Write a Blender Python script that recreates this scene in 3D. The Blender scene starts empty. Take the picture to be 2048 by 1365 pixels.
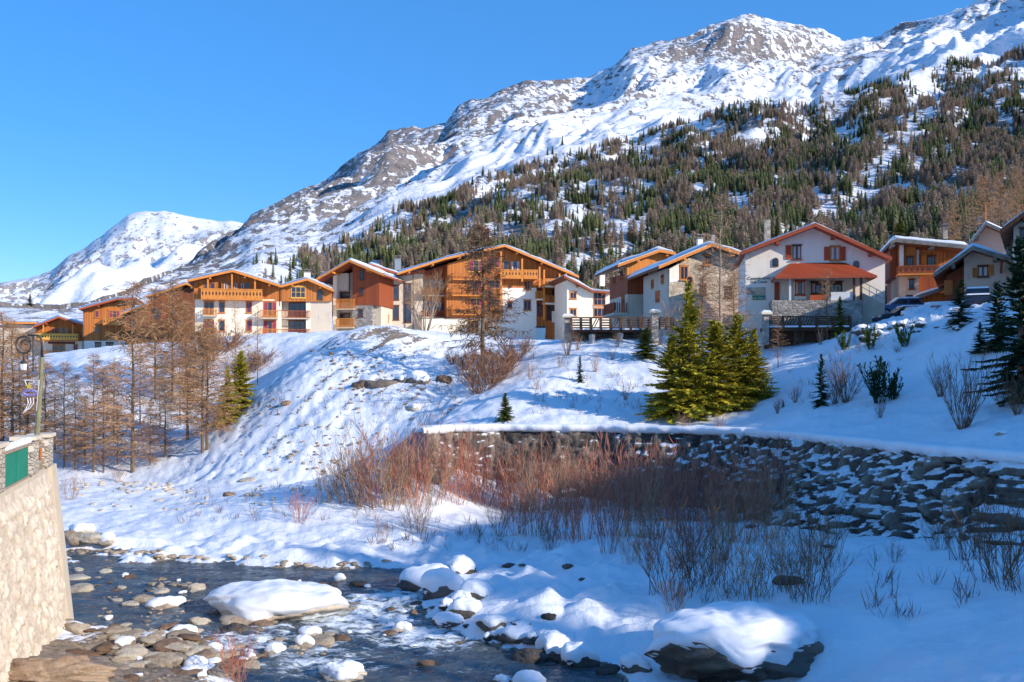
import bpy, math, random
import numpy as np
from mathutils import Vector, Matrix, Euler

# ------------------------------------------------------------------ camera, sky, sun
F = 2000.0; H = 8.0; HZ = 760.0            # focal length in photo pixels, eye height, horizon row
scene = bpy.context.scene
cam_d = bpy.data.cameras.new('camera'); cam = bpy.data.objects.new('camera', cam_d)
scene.collection.objects.link(cam); scene.camera = cam
cam_d.sensor_width = 36.0; cam_d.lens = 36.0 * F / 2048
cam_d.shift_y = (HZ - 682.5) / 2048
cam_d.clip_start = 0.2; cam_d.clip_end = 30000
cam.location = (0, 0, H); cam.rotation_euler = (math.radians(90), 0, 0)

EL = math.radians(22.5)
SX, SY = 0.87, -0.49                       # horizontal direction towards the sun
sl = math.hypot(SX, SY); SX /= sl; SY /= sl
sun_vec = Vector((SX * math.cos(EL), SY * math.cos(EL), math.sin(EL)))
w = bpy.data.worlds.new('World'); scene.world = w; w.use_nodes = True
nt = w.node_tree
bg = nt.nodes['Background']
sky = nt.nodes.new('ShaderNodeTexSky'); sky.sky_type = 'NISHITA'; sky.sun_disc = False
sky.sun_elevation = EL; sky.sun_rotation = math.atan2(SX, SY)
sky.altitude = 1500; sky.air_density = 1.0; sky.dust_density = 0.2; sky.ozone_density = 4.0
hs = nt.nodes.new('ShaderNodeHueSaturation'); hs.inputs['Saturation'].default_value = 1.30
hs.inputs['Value'].default_value = 1.40
nt.links.new(sky.outputs[0], hs.inputs['Color']); tintn = nt.nodes.new('ShaderNodeMix'); tintn.data_type = 'RGBA'; tintn.blend_type = 'MULTIPLY'; tintn.inputs[0].default_value = 1.0
tintn.inputs[7].default_value = (1.06, 0.95, 1.03, 1); nt.links.new(hs.outputs[0], tintn.inputs[6]); air = nt.nodes.new('ShaderNodeMix'); air.data_type = 'RGBA'; air.inputs[0].default_value = 0.45; air.inputs[7].default_value = (0.80, 2.25, 5.0, 1)
nt.links.new(tintn.outputs[2], air.inputs[6]); nt.links.new(air.outputs[2], bg.inputs[0])
bg.inputs[1].default_value = 0.15
sd = bpy.data.lights.new('sun', 'SUN'); sd.energy = 5.0; sd.angle = math.radians(0.5); sd.color = (1.0, 0.90, 0.78)
so = bpy.data.objects.new('sun', sd); scene.collection.objects.link(so)
so.rotation_euler = sun_vec.to_track_quat('Z', 'Y').to_euler(); so.location = (60, -30, 60)
scene.view_settings.view_transform = 'Standard'; scene.view_settings.look = 'None'
scene.view_settings.exposure = 0.2; scene.view_settings.gamma = 1.0
scene.cycles.max_bounces = 6; scene.cycles.diffuse_bounces = 3; scene.cycles.glossy_bounces = 3
scene.cycles.transparent_max_bounces = 6

# ------------------------------------------------------------------ helpers
COL = scene.collection
rnd = random.Random(7)

def at(px, py, Y):
    """point at distance Y along the line of sight of a photo pixel"""
    return Vector(((px - 1024) / F * Y, Y, H - (py - HZ) / F * Y))

def tag(o, label=None, cat=None, group=None, kind=None):
    if label: o['label'] = label
    if cat: o['category'] = cat
    if group: o['group'] = group
    if kind: o['kind'] = kind
    return o

def empty(name, loc, rz=0, **k):
    o = bpy.data.objects.new(name, None); COL.objects.link(o)
    o.location = loc; o.rotation_euler = (0, 0, rz); o.empty_display_size = 0.3
    return tag(o, **k)

def link(name, me, parent=None, mats=None, **k):
    if mats is not None:
        for m in (mats if isinstance(mats, (list, tuple)) else [mats]): me.materials.append(m)
    o = bpy.data.objects.new(name, me); COL.objects.link(o)
    if parent: o.parent = parent
    return tag(o, **k)

def np_mesh(name, V, Q, smooth=True, midx=None):
    """V (n,3); Q (m,4) or (m,3) faces"""
    me = bpy.data.meshes.new(name)
    V = np.ascontiguousarray(V, dtype=np.float32); Q = np.ascontiguousarray(Q, dtype=np.int32)
    n, k = Q.shape
    me.vertices.add(len(V)); me.vertices.foreach_set('co', V.ravel())
    me.loops.add(n * k); me.loops.foreach_set('vertex_index', Q.ravel())
    me.polygons.add(n); me.polygons.foreach_set('loop_start', np.arange(0, n * k, k, dtype=np.int32))
    if smooth: me.polygons.foreach_set('use_smooth', np.ones(n, dtype=bool))
    if midx is not None: me.polygons.foreach_set('material_index', np.asarray(midx, dtype=np.int32))
    me.update(calc_edges=True); me.validate()
    return me

def grid_faces(nr, nc):
    i = np.arange(nr - 1)[:, None] * nc + np.arange(nc - 1)[None, :]
    return np.stack([i, i + 1, i + nc + 1, i + nc], -1).reshape(-1, 4)

def set_attr(me, name, vals):
    a = me.attributes.new(name, 'FLOAT', 'POINT'); a.data.foreach_set('value', np.ascontiguousarray(vals, dtype=np.float32).ravel())

class MB:
    """collects simple shapes and links them as one mesh"""
    def __init__(s): s.v = []; s.f = []; s.m = []
    def add(s, vs, fs, m=0):
        b = len(s.v); s.v += [tuple(p) for p in vs]; s.f += [tuple(b + i for i in f) for f in fs]; s.m += [m] * len(fs); return s
    def box(s, x0, x1, y0, y1, z0, z1, m=0):
        v = [(x, y, z) for z in (z0, z1) for y in (y0, y1) for x in (x0, x1)]
        return s.add(v, [(0, 2, 3, 1), (4, 5, 7, 6), (0, 1, 5, 4), (2, 6, 7, 3), (0, 4, 6, 2), (1, 3, 7, 5)], m)
    def prism(s, poly, y0, y1, m=0):
        """polygon in x,z (counter-clockwise seen from -y) extruded along y"""
        n = len(poly)
        v = [(p[0], y0, p[1]) for p in poly] + [(p[0], y1, p[1]) for p in poly]
        f = [tuple(range(n)), tuple(range(2 * n - 1, n - 1, -1))]
        f += [(i, n + i, n + (i + 1) % n, (i + 1) % n) for i in range(n)]
        return s.add(v, f, m)
    def bar(s, a, b, w, h=None, m=0):
        """rectangular bar from a to b"""
        a = Vector(a); b = Vector(b); h = h or w
        d = (b - a).normalized(); up = Vector((0, 0, 1)) if abs(d.z) < 0.95 else Vector((0, 1, 0))
        r = d.cross(up).normalized() * (w / 2); u = r.normalized().cross(d).normalized() * (h / 2)
        v = [a - r - u, a + r - u, a + r + u, a - r + u, b - r - u, b + r - u, b + r + u, b - r + u]
        return s.add(v, [(0, 1, 2, 3), (7, 6, 5, 4), (0, 4, 5, 1), (1, 5, 6, 2), (2, 6, 7, 3), (3, 7, 4, 0)], m)
    def tube(s, pts, rads, n=5, m=0, cap=True):
        pts = [Vector(p) for p in pts]; b = len(s.v); k = len(pts)
        up = Vector((0.31, 0.2, 0.93)).normalized()
        for i, p in enumerate(pts):
            d = (pts[min(i + 1, k - 1)] - pts[max(i - 1, 0)])
            if d.length < 1e-6: d = Vector((0, 0, 1))
            d.normalize(); r = d.cross(up)
            if r.length < 1e-3: r = d.cross(Vector((1, 0, 0)))
            r.normalize(); u = r.cross(d)
            for j in range(n):
                a = 2 * math.pi * j / n
                s.v.append(tuple(p + (r * math.cos(a) + u * math.sin(a)) * rads[i]))
        for i in range(k - 1):
            for j in range(n):
                s.f.append((b + i * n + j, b + i * n + (j + 1) % n, b + (i + 1) * n + (j + 1) % n, b + (i + 1) * n + j)); s.m.append(m)
        if cap:
            s.f.append(tuple(b + j for j in range(n - 1, -1, -1))); s.m.append(m)
            s.f.append(tuple(b + (k - 1) * n + j for j in range(n))); s.m.append(m)
        return s
    def lathe(s, prof, n=16, c=(0, 0), m=0):
        b = len(s.v)
        for r, z in prof:
            for j in range(n):
                a = 2 * math.pi * j / n; s.v.append((c[0] + r * math.cos(a), c[1] + r * math.sin(a), z))
        for i in range(len(prof) - 1):
            for j in range(n):
                s.f.append((b + i * n + j, b + i * n + (j + 1) % n, b + (i + 1) * n + (j + 1) % n, b + (i + 1) * n + j)); s.m.append(m)
        s.f.append(tuple(b + j for j in range(n - 1, -1, -1))); s.m.append(m)
        s.f.append(tuple(b + (len(prof) - 1) * n + j for j in range(n))); s.m.append(m)
        return s
    def mesh(s, name, smooth=False):
        me = bpy.data.meshes.new(name); me.from_pydata(s.v, [], s.f)
        me.polygons.foreach_set('material_index', s.m)
        if smooth: me.polygons.foreach_set('use_smooth', [True] * len(me.polygons))
        me.update(); return me
    def build(s, name, mats, parent=None, smooth=False, **k):
        return link(name, s.mesh(name, smooth), parent, mats, **k)

def copy_tree(o, parent=None):
    c = o.copy(); COL.objects.link(c)
    if parent is not None: c.parent = parent
    for ch in list(o.children): copy_tree(ch, c)
    return c

# ---- numpy gradient noise
def _hash(ix, iy, seed):
    n = (ix.astype(np.int64) * 374761393 + iy.astype(np.int64) * 668265263 + seed * 974634777) & 0x7fffffff
    n = ((n ^ (n >> 13)) * 1274126177) & 0x7fffffff
    return (n ^ (n >> 16)) & 0x7fffffff
def pnoise(x, y, seed=0):
    x = np.asarray(x, float); y = np.asarray(y, float)
    ix = np.floor(x); iy = np.floor(y); fx = x - ix; fy = y - iy
    u = fx * fx * fx * (fx * (fx * 6 - 15) + 10); v = fy * fy * fy * (fy * (fy * 6 - 15) + 10)
    def g(dx, dy):
        a = _hash(ix + dx, iy + dy, seed) / 0x7fffffff * 2 * np.pi
        return np.cos(a) * (fx - dx) + np.sin(a) * (fy - dy)
    n0 = g(0, 0) * (1 - u) + g(1, 0) * u; n1 = g(0, 1) * (1 - u) + g(1, 1) * u
    return (n0 * (1 - v) + n1 * v) * 1.5
def fbm(x, y, o=4, seed=0, gain=0.5):
    s = 0; a = 1
    for i in range(o):
        s = s + a * pnoise(x * 2 ** i, y * 2 ** i, seed + i * 17); a *= gain
    return s
def ridged(x, y, o=4, seed=0, gain=0.5):
    s = 0; a = 1
    for i in range(o):
        s = s + a * (1 - np.abs(pnoise(x * 2 ** i, y * 2 ** i, seed + i * 31)) * 2); a *= gain
    return s / 1.8
def worley(x, y, seed=0):
    """F1, F2, random value of nearest cell"""
    ix = np.floor(x); iy = np.floor(y)
    d1 = np.full(x.shape, 9.0); d2 = np.full(x.shape, 9.0); val = np.zeros(x.shape)
    for dx in (-1, 0, 1):
        for dy in (-1, 0, 1):
            cx = ix + dx; cy = iy + dy
            hx = _hash(cx, cy, seed) / 0x7fffffff; hy = _hash(cx, cy, seed + 5) / 0x7fffffff
            d = np.hypot(cx + 0.15 + 0.7 * hx - x, cy + 0.15 + 0.7 * hy - y)
            m = d < d1
            d2 = np.where(m, d1, np.minimum(d2, d)); val = np.where(m, _hash(cx, cy, seed + 9) / 0x7fffffff, val); d1 = np.where(m, d, d1)
    return d1, d2, val
def sstep(a, b, x):
    t = np.clip((x - a) / (b - a), 0, 1); return t * t * (3 - 2 * t)

# ------------------------------------------------------------------ materials
class N:
    """tiny node builder"""
    def __init__(s, name):
        s.m = bpy.data.materials.new(name); s.m.use_nodes = True; s.t = s.m.node_tree
        s.b = s.t.nodes['Principled BSDF']
    def n(s, typ, **kw):
        nd = s.t.nodes.new(typ)
        for k, v in kw.items(): setattr(nd, k, v)
        return nd
    def l(s, a, b): s.t.links.new(a, b)
    def co(s, scale=(1, 1, 1), kind='Object', rot=(0, 0, 0)):
        tc = s.n('ShaderNodeTexCoord'); mp = s.n('ShaderNodeMapping')
        mp.inputs['Scale'].default_value = scale; mp.inputs['Rotation'].default_value = rot
        s.l(tc.outputs[kind], mp.inputs[0]); return mp.outputs[0]
    def noise(s, vec, scale, detail=4, rough=0.55):
        nd = s.n('ShaderNodeTexNoise'); nd.inputs['Scale'].default_value = scale; nd.inputs['Detail'].default_value = detail
        nd.inputs['Roughness'].default_value = rough
        if vec is not None: s.l(vec, nd.inputs['Vector'])
        return nd.outputs['Fac']
    def ramp(s, fac, stops, interp='LINEAR'):
        nd = s.n('ShaderNodeValToRGB'); nd.color_ramp.interpolation = interp
        e = nd.color_ramp.elements
        e[0].position = stops[0][0]; e[0].color = (*stops[0][1], 1)
        e[1].position = stops[-1][0]; e[1].color = (*stops[-1][1], 1)
        for p, c in stops[1:-1]:
            q = e.new(p); q.color = (*c, 1)
        s.l(fac, nd.inputs[0]); return nd.outputs[0]
    def math(s, op, a, b=None, c=None, clamp=False):
        nd = s.n('ShaderNodeMath', operation=op); nd.use_clamp = clamp
        for i, q in enumerate((a, b, c)):
            if q is None: continue
            if isinstance(q, (int, float)): nd.inputs[i].default_value = q
            else: s.l(q, nd.inputs[i])
        return nd.outputs[0]
    def mix(s, fac, a, b, mode='MIX'):
        nd = s.n('ShaderNodeMix', data_type='RGBA', blend_type=mode)
        for i, q in ((0, fac), (6, a), (7, b)):
            if isinstance(q, (int, float)): nd.inputs[i].default_value = q
            elif isinstance(q, tuple): nd.inputs[i].default_value = (*q, 1)
            else: s.l(q, nd.inputs[i])
        return nd.outputs[2]
    def attr(s, name):
        nd = s.n('ShaderNodeAttribute'); nd.attribute_name = name; return nd.outputs['Fac']
    def bump(s, h, strength=0.4, dist=0.05):
        nd = s.n('ShaderNodeBump'); nd.inputs['Strength'].default_value = strength; nd.inputs['Distance'].default_value = dist
        s.l(h, nd.inputs['Height']); s.l(nd.outputs[0], s.b.inputs['Normal']); return s
    def col(s, c):
        if isinstance(c, tuple): s.b.inputs['Base Color'].default_value = (*c, 1)
        else: s.l(c, s.b.inputs['Base Color'])
        return s
    def rough(s, r, spec=0.3):
        s.b.inputs['Roughness'].default_value = r; s.b.inputs['Specular IOR Level'].default_value = spec; return s

SNOW = (0.80, 0.83, 0.87)
def simple(name, c, r=0.7, var=0.25, scale=6, bump=0.2, dist=0.01, spec=0.3, metal=0.0):
    k = N(name); v = k.co()
    f = k.noise(v, scale, 5)
    k.col(k.ramp(f, [(0.3, tuple(x * (1 - var) for x in c)), (0.7, tuple(min(1, x * (1 + var)) for x in c))]))
    k.rough(r, spec).bump(k.noise(v, scale * 5, 3), bump, dist)
    k.b.inputs['Metallic'].default_value = metal
    return k.m
def wood(name, c, c2, vertical=True, pitch=7.0, kind='Object'):
    """boards: stripes along local x (vertical boards) or z (horizontal boards)"""
    k = N(name); v = k.co(kind=kind)
    sp = k.n('ShaderNodeSeparateXYZ'); k.l(v, sp.inputs[0])
    q = k.math('ADD', sp.outputs[0], sp.outputs[1]) if vertical else sp.outputs[2]
    q = k.math('MULTIPLY', q, pitch)
    cell = k.math('FLOOR', q); fr = k.math('FRACT', q)
    wn = k.n('ShaderNodeTexWhiteNoise', noise_dimensions='1D'); k.l(cell, wn.inputs['W'])
    st = k.co(scale=(1, 1, 0.12) if vertical else (0.12, 0.12, 1), kind=kind)
    g = k.noise(st, 14, 5, 0.6)
    f = k.math('ADD', k.math('MULTIPLY', wn.outputs[0], 0.55), k.math('MULTIPLY', g, 0.5))
    base = k.ramp(f, [(0.15, c2), (0.85, c)])
    gap = k.math('LESS_THAN', fr, 0.09)
    k.col(k.mix(gap, base, tuple(x * 0.35 for x in c2)))
    k.rough(0.65, 0.3).bump(k.math('ADD', k.math('MULTIPLY', gap, -1.0), k.math('MULTIPLY', g, 0.3)), 0.5, 0.01)
    return k.m
def stonework(name, c1, c2, mortar, scale=3.0, flat=1.8, bump=0.8, dist=0.05):
    k = N(name); v = k.co(scale=(1, 1, flat))
    nz = k.n('ShaderNodeTexNoise'); nz.inputs['Scale'].default_value = 3; k.l(v, nz.inputs['Vector'])
    vv = k.n('ShaderNodeVectorMath', operation='MULTIPLY_ADD'); k.l(nz.outputs['Color'], vv.inputs[0]); vv.inputs[1].default_value = (0.18,) * 3; k.l(v, vv.inputs[2])
    a = k.n('ShaderNodeTexVoronoi', feature='F1'); a.inputs['Scale'].default_value = scale; k.l(vv.outputs[0], a.inputs['Vector'])
    e = k.n('ShaderNodeTexVoronoi', feature='DISTANCE_TO_EDGE'); e.inputs['Scale'].default_value = scale; k.l(vv.outputs[0], e.inputs['Vector'])
    sp = k.n('ShaderNodeSeparateColor'); k.l(a.outputs['Color'], sp.inputs[0])
    f = k.math('ADD', k.math('MULTIPLY', sp.outputs[0], 0.7), k.math('MULTIPLY', k.noise(v, 12, 4), 0.4))
    base = k.ramp(f, [(0.2, c1), (0.9, c2)])
    ed = k.math('SMOOTH_MIN', e.outputs['Distance'], 0.12, 0.05)
    m = k.math('LESS_THAN', e.outputs['Distance'], 0.035)
    k.col(k.mix(m, base, mortar))
    k.rough(0.85, 0.2).bump(k.math('ADD', k.math('MULTIPLY', ed, 6.0), k.math('MULTIPLY', k.noise(v, 30, 3), 0.2)), bump, dist)
    return k.m

M = {}
M['snowcap'] = (lambda k: (k.col(k.ramp(k.noise(k.co(), 1.2, 3), [(0.3, (0.78, 0.81, 0.85)), (0.7, (0.87, 0.88, 0.9))])).rough(0.55, 0.25).bump(k.noise(k.co(), 5, 4), 0.35, 0.06), k.m)[1])(N('snow cap'))
M['wood'] = wood('orange larch boards', (0.64, 0.23, 0.05), (0.34, 0.10, 0.025))
M['wood_h'] = wood('orange boards laid flat', (0.50, 0.165, 0.035), (0.32, 0.09, 0.02), vertical=False)
M['wood_light'] = wood('honey rail wood', (0.72, 0.28, 0.055), (0.52, 0.18, 0.035), pitch=9)
M['beam'] = simple('orange fascia beam', (0.66, 0.23, 0.045), 0.6, 0.2, 5)
M['wood_dark'] = wood('dark red brown boards', (0.36, 0.09, 0.03), (0.22, 0.05, 0.02))
M['soffit'] = wood('brown soffit boards', (0.24, 0.085, 0.03), (0.15, 0.05, 0.02), pitch=6)
M['plaster'] = simple('cream render', (0.74, 0.66, 0.52), 0.85, 0.06, 1.5, 0.25, 0.01)
M['plaster_w'] = simple('white render', (0.80, 0.74, 0.64), 0.85, 0.05, 1.2, 0.25, 0.01)
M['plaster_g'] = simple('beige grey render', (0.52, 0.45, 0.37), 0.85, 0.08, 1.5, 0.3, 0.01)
M['plaster_p'] = simple('sandy pink render', (0.56, 0.44, 0.36), 0.85, 0.08, 1.5, 0.3, 0.01)
def render_coat(name, c, stain):
    k = N(name); v = k.co(); st = k.noise(k.co(scale=(1, 1, .14)), 2.6, 6, .65); bl = k.noise(v, .7, 5, .6)
    f = k.math('ADD', k.math('MULTIPLY', st, .6), k.math('MULTIPLY', bl, .5))
    k.col(k.ramp(f, [(.36, stain), (.5, c), (.75, tuple(min(1, q * 1.05) for q in c))])); k.rough(.9, .15).bump(k.noise(v, 14, 5, .6), .35, .02); return k.m
M['plaster'] = render_coat('cream render', (0.82, 0.73, 0.57), (0.62, 0.53, 0.40)); M['plaster_w'] = render_coat('white render', (0.88, 0.80, 0.68), (0.70, 0.62, 0.51))
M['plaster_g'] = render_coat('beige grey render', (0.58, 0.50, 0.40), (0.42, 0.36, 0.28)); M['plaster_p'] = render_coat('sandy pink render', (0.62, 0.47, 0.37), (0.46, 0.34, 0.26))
M['stone'] = stonework('grey rubble facing', (0.20, 0.18, 0.16), (0.48, 0.44, 0.38), (0.30, 0.28, 0.25), 2.4)
M['stone_tan'] = stonework('tan rubble facing', (0.36, 0.27, 0.19), (0.66, 0.55, 0.40), (0.52, 0.44, 0.33), 2.2)
M['pillar_stone'] = stonework('layered pillar stone', (0.42, 0.35, 0.27), (0.68, 0.60, 0.48), (0.25, 0.21, 0.17), 2.6, 3.2)
M['concrete'] = simple('pale concrete', (0.55, 0.47, 0.36), 0.85, 0.10, 1.5, 0.3, 0.01)
M['coping'] = simple('cream coping', (0.66, 0.56, 0.42), 0.8, 0.08, 3)
M['tile'] = wood('red roof sheet', (0.42, 0.075, 0.022), (0.30, 0.05, 0.018), pitch=5)
M['lauze'] = simple('grey slate roof', (0.20, 0.18, 0.15), 0.8, 0.35, 3, 0.6, 0.04)
M['metal'] = simple('zinc metal', (0.32, 0.33, 0.34), 0.45, 0.1, 4, 0.1, 0.004, 0.5, 0.6)
M['iron'] = simple('dark iron paint', (0.05, 0.045, 0.04), 0.5, 0.2, 8)
M['olive_pole'] = simple('olive pole paint', (0.23, 0.21, 0.11), 0.5, 0.2, 5)
M['red_trim'] = simple('red brown trim paint', (0.36, 0.075, 0.03), 0.6, 0.15, 6)
M['shutter'] = wood('red orange shutter', (0.52, 0.10, 0.03), (0.40, 0.07, 0.02), pitch=10)
M['frame'] = simple('orange window frame', (0.52, 0.19, 0.05), 0.6, 0.15, 8)
M['frame_y'] = simple('yellow window frame', (0.70, 0.40, 0.08), 0.6, 0.1, 8)
M['frame_d'] = simple('dark brown frame', (0.12, 0.045, 0.02), 0.6, 0.15, 8)
M['white_paint'] = simple('white paint', (0.75, 0.73, 0.70), 0.6, 0.05, 3)
M['deck'] = simple('dark brown deck wood', (0.10, 0.05, 0.03), 0.7, 0.3, 6)
M['green_panel'] = simple('green sheet panel', (0.005, 0.21, 0.12), 0.55, 0.12, 1.5, 0.15, 0.01)
M['curtain_r'] = simple('plum curtain', (0.30, 0.05, 0.10), 0.9, 0.3, 9)
M['curtain_w'] = simple('pale curtain', (0.62, 0.52, 0.50), 0.9, 0.15, 9)
def glass(name, c, r=0.08):
    k = N(name); k.col(k.ramp(k.noise(k.co(), 1.6, 2), [(0.35, c), (0.65, tuple(x * 2.2 for x in c))])).rough(r, 0.8); return k.m
M['glass'] = glass('dark window glass', (0.018, 0.02, 0.03))
M['glass_w'] = glass('warm window glass', (0.05, 0.025, 0.02), 0.25)
M['car_blue'] = simple('blue car paint', (0.05, 0.13, 0.26), 0.25, 0.05, 2, 0, 0.001, 0.6)
M['car_dark'] = simple('dark car paint', (0.03, 0.035, 0.05), 0.25, 0.05, 2, 0, 0.001, 0.6)
M['car_green'] = simple('green car paint', (0.10, 0.24, 0.07), 0.3, 0.05, 2, 0, 0.001, 0.6)
M['tyre'] = simple('tyre rubber', (0.02, 0.02, 0.02), 0.9, 0.1, 5)
ORD = ['first', 'second', 'third', 'fourth', 'fifth', 'sixth', 'seventh', 'eighth', 'ninth', 'tenth', 'eleventh', 'twelfth', 'thirteenth', 'fourteenth', 'fifteenth', 'sixteenth', 'seventeenth', 'eighteenth', 'nineteenth', 'twentieth'] + ['twenty-' + q for q in ('first', 'second', 'third', 'fourth', 'fifth', 'sixth', 'seventh', 'eighth', 'ninth')] + ['thirtieth'] + ['thirty-' + q for q in ('first', 'second', 'third', 'fourth', 'fifth', 'sixth', 'seventh', 'eighth', 'ninth')]
M['bark'] = simple('grey brown bark', (0.17, 0.115, 0.07), 0.95, 0.35, 9, 0.7, 0.03)
M['bark_pale'] = simple('pale grey bark', (0.34, 0.26, 0.19), 0.95, 0.25, 9, 0.6, 0.02)
M['twig_brown'] = simple('rust larch twigs', (0.37, 0.205, 0.10), 0.9, 0.3, 3, 0)
M['twig_dark'] = simple('dark brown twigs', (0.17, 0.095, 0.055), 0.9, 0.35, 4, 0)
M['twig_red'] = simple('red willow stems', (0.46, 0.17, 0.10), 0.8, 0.35, 4, 0)
M['twig_tan'] = simple('tan shrub stems', (0.36, 0.22, 0.13), 0.85, 0.3, 4, 0)
M['twig_mauve'] = simple('mauve brown willow stems', (0.30, 0.14, 0.12), 0.85, 0.4, 4, 0)
M['needle'] = simple('olive spruce needles', (0.32, 0.275, 0.025), 0.85, 0.55, 2.5, 0, spec=0.15)
M['needle_dark'] = simple('dark spruce needles', (0.022, 0.05, 0.024), 0.9, 0.4, 3, 0, spec=0.15)
M['needle_mid'] = simple('green pine needles', (0.10, 0.12, 0.02), 0.9, 0.4, 3, 0, spec=0.15)
# ------------------------------------------------------------------ ground surfaces
def snow_mat(name, rock1, rock2, fine=1.0):
    k = N(name); v = k.co(kind='Object')
    a = k.attr('rock')
    n1 = k.noise(v, 2.2 * fine, 6, 0.65); n2 = k.noise(v, 9 * fine, 4, 0.6)
    m = k.math('ADD', a, k.math('ADD', k.math('MULTIPLY', k.math('SUBTRACT', n1, 0.5), 1.3), k.math('MULTIPLY', k.math('SUBTRACT', n2, 0.5), 0.7)))
    m = k.math('MULTIPLY', k.math('SUBTRACT', m, 0.5), 9.0, clamp=True)
    rk = k.ramp(k.noise(v, 6 * fine, 5), [(0.3, rock1), (0.7, rock2)])
    sn = k.ramp(k.noise(v, 0.6 * fine, 4), [(0.3, (0.78, 0.81, 0.86)), (0.7, (0.86, 0.875, 0.90))])
    k.col(k.mix(m, sn, rk)); k.rough(0.6, 0.2)
    h = k.math('ADD', k.math('MULTIPLY', k.noise(v, 0.9 * fine, 5, 0.5), 1.0), k.math('MULTIPLY', m, 0.35))
    h = k.math('ADD', h, k.math('MULTIPLY', k.noise(v, 7 * fine, 6, 0.7), 0.34))
    k.bump(h, 0.6, 0.25 / fine); return k.m
M['snow'] = snow_mat('valley snow', (0.13, 0.10, 0.075), (0.36, 0.28, 0.20))

def tps_fit(pts):
    P = np.array(pts, float); n = len(P)
    d = np.hypot(P[:, None, 0] - P[None, :, 0], P[:, None, 1] - P[None, :, 1])
    K = np.where(d > 0, d * d * np.log(np.maximum(d, 1e-9)), 0) + np.eye(n) * 2.0
    A = np.zeros((n + 3, n + 3)); A[:n, :n] = K; A[:n, n] = 1; A[:n, n + 1:] = P[:, :2]; A[n, :n] = 1; A[n + 1:, :n] = P[:, :2].T
    b = np.zeros(n + 3); b[:n] = P[:, 2]
    return P, np.linalg.solve(A, b)
def tps_eval(fit, x, y):
    P, c = fit; x = np.asarray(x, float); y = np.asarray(y, float); sh = x.shape
    x = x.ravel(); y = y.ravel(); n = len(P); out = c[n] + c[n + 1] * x + c[n + 2] * y
    for i in range(n):
        d2 = (x - P[i, 0]) ** 2 + (y - P[i, 1]) ** 2
        out += c[i] * 0.5 * d2 * np.log(np.maximum(d2, 1e-9))
    return out.reshape(sh)
def Z(px, py, z):      # point on the sight line of (px,py) at height z
    Y = (H - z) * F / (py - HZ); return ((px - 1024) / F * Y, Y, z)
def D(px, py, Y):
    p = at(px, py, Y); return (p.x, p.y, p.z)

WALL_Z = 5.0
wall_px = [(835, 864), (900, 857), (1000, 856), (1200, 857), (1400, 861), (1500, 864), (1600, 871), (1700, 882), (1800, 892), (1900, 902), (2048, 914)]
wall_line = [((px - 1024) / F * ((H - WALL_Z) * F / (py - HZ)), (H - WALL_Z) * F / (py - HZ)) for px, py in wall_px]
wall_line += [(26.0, 36.0), (36.0, 33.0), (60.0, 30.0)]
WLX = np.array([p[0] for p in wall_line]); WLY = np.array([p[1] for p in wall_line])
def wallY(x): return np.interp(x, WLX, WLY)
WX0 = WLX[0]

slope_pts = [Z(130, 945, .8), Z(200, 945, .8), Z(300, 950, .8), D(370, 945, 75), D(430, 895, 77), D(480, 850, 79), D(560, 762, 84), D(640, 700, 88), D(700, 666, 91), D(780, 648, 93), D(830, 662, 95),
  Z(500, 975, .9), Z(600, 975, .9), Z(720, 965, 1.0), D(780, 920, 63.5), D(850, 866, 66),
  D(560, 860, 76), D(650, 850, 75), D(700, 760, 82), D(800, 780, 78), D(860, 720, 86), D(900, 690, 92), D(950, 780, 77), D(965, 700, 88), D(1000, 684, 94), D(1060, 684, 93),
  D(250, 700, 108), D(180, 716, 106), D(100, 742, 104), D(0, 760, 104), D(-300, 770, 110), D(-700, 790, 120),
  D(350, 690, 110), D(430, 696, 108), D(500, 688, 108), D(600, 678, 106), D(660, 674, 106),
  D(130, 860, 88), D(250, 830, 92), D(340, 800, 96), D(420, 800, 97), D(480, 770, 99), D(560, 720, 102),
  D(0, 850, 90), D(-300, 850, 90), D(400, 870, 86), D(300, 900, 83)]
plateau = [D(430, 690, 125), D(560, 684, 140), D(660, 680, 140), D(250, 694, 130), D(80, 722, 150), D(800, 680, 135), D(950, 682, 130), D(1100, 684, 125),
  D(430, 690, 175), D(80, 715, 175), D(800, 690, 175), D(1100, 690, 175), D(1500, 690, 170), D(1900, 690, 170), D(2400, 690, 170), D(3000, 690, 170), D(-600, 730, 175)]
upper_extra = [D(1060, 760, 73), D(1180, 690, 84), D(1200, 780, 71), D(1300, 690, 82), D(1300, 830, 65), D(1400, 700, 80), D(1400, 790, 69), D(1500, 688, 80), D(1540, 690, 78), D(1660, 686, 76), D(1560, 760, 68),
  D(1700, 660, 73), D(1780, 646, 70), D(1850, 650, 67), D(1950, 640, 64), D(2048, 605, 60), D(1700, 760, 63), D(1850, 760, 57), D(2000, 750, 54), D(1800, 850, 50), D(2000, 850, 44), D(1600, 830, 57),
  D(1500, 650, 95), D(1650, 640, 90), D(1800, 632, 88), D(1900, 620, 80), D(2048, 600, 72), D(2048, 610, 85), D(1250, 684, 100), D(1100, 682, 105), D(2500, 560, 62), D(2500, 700, 45), (60, 60, 16), (60, 90, 17), (60, 40, 9)]
upper_pts = slope_pts + plateau + upper_extra + [(x, y + 0.3, WALL_Z + 0.05) for x, y in wall_line[:-1]]
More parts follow.
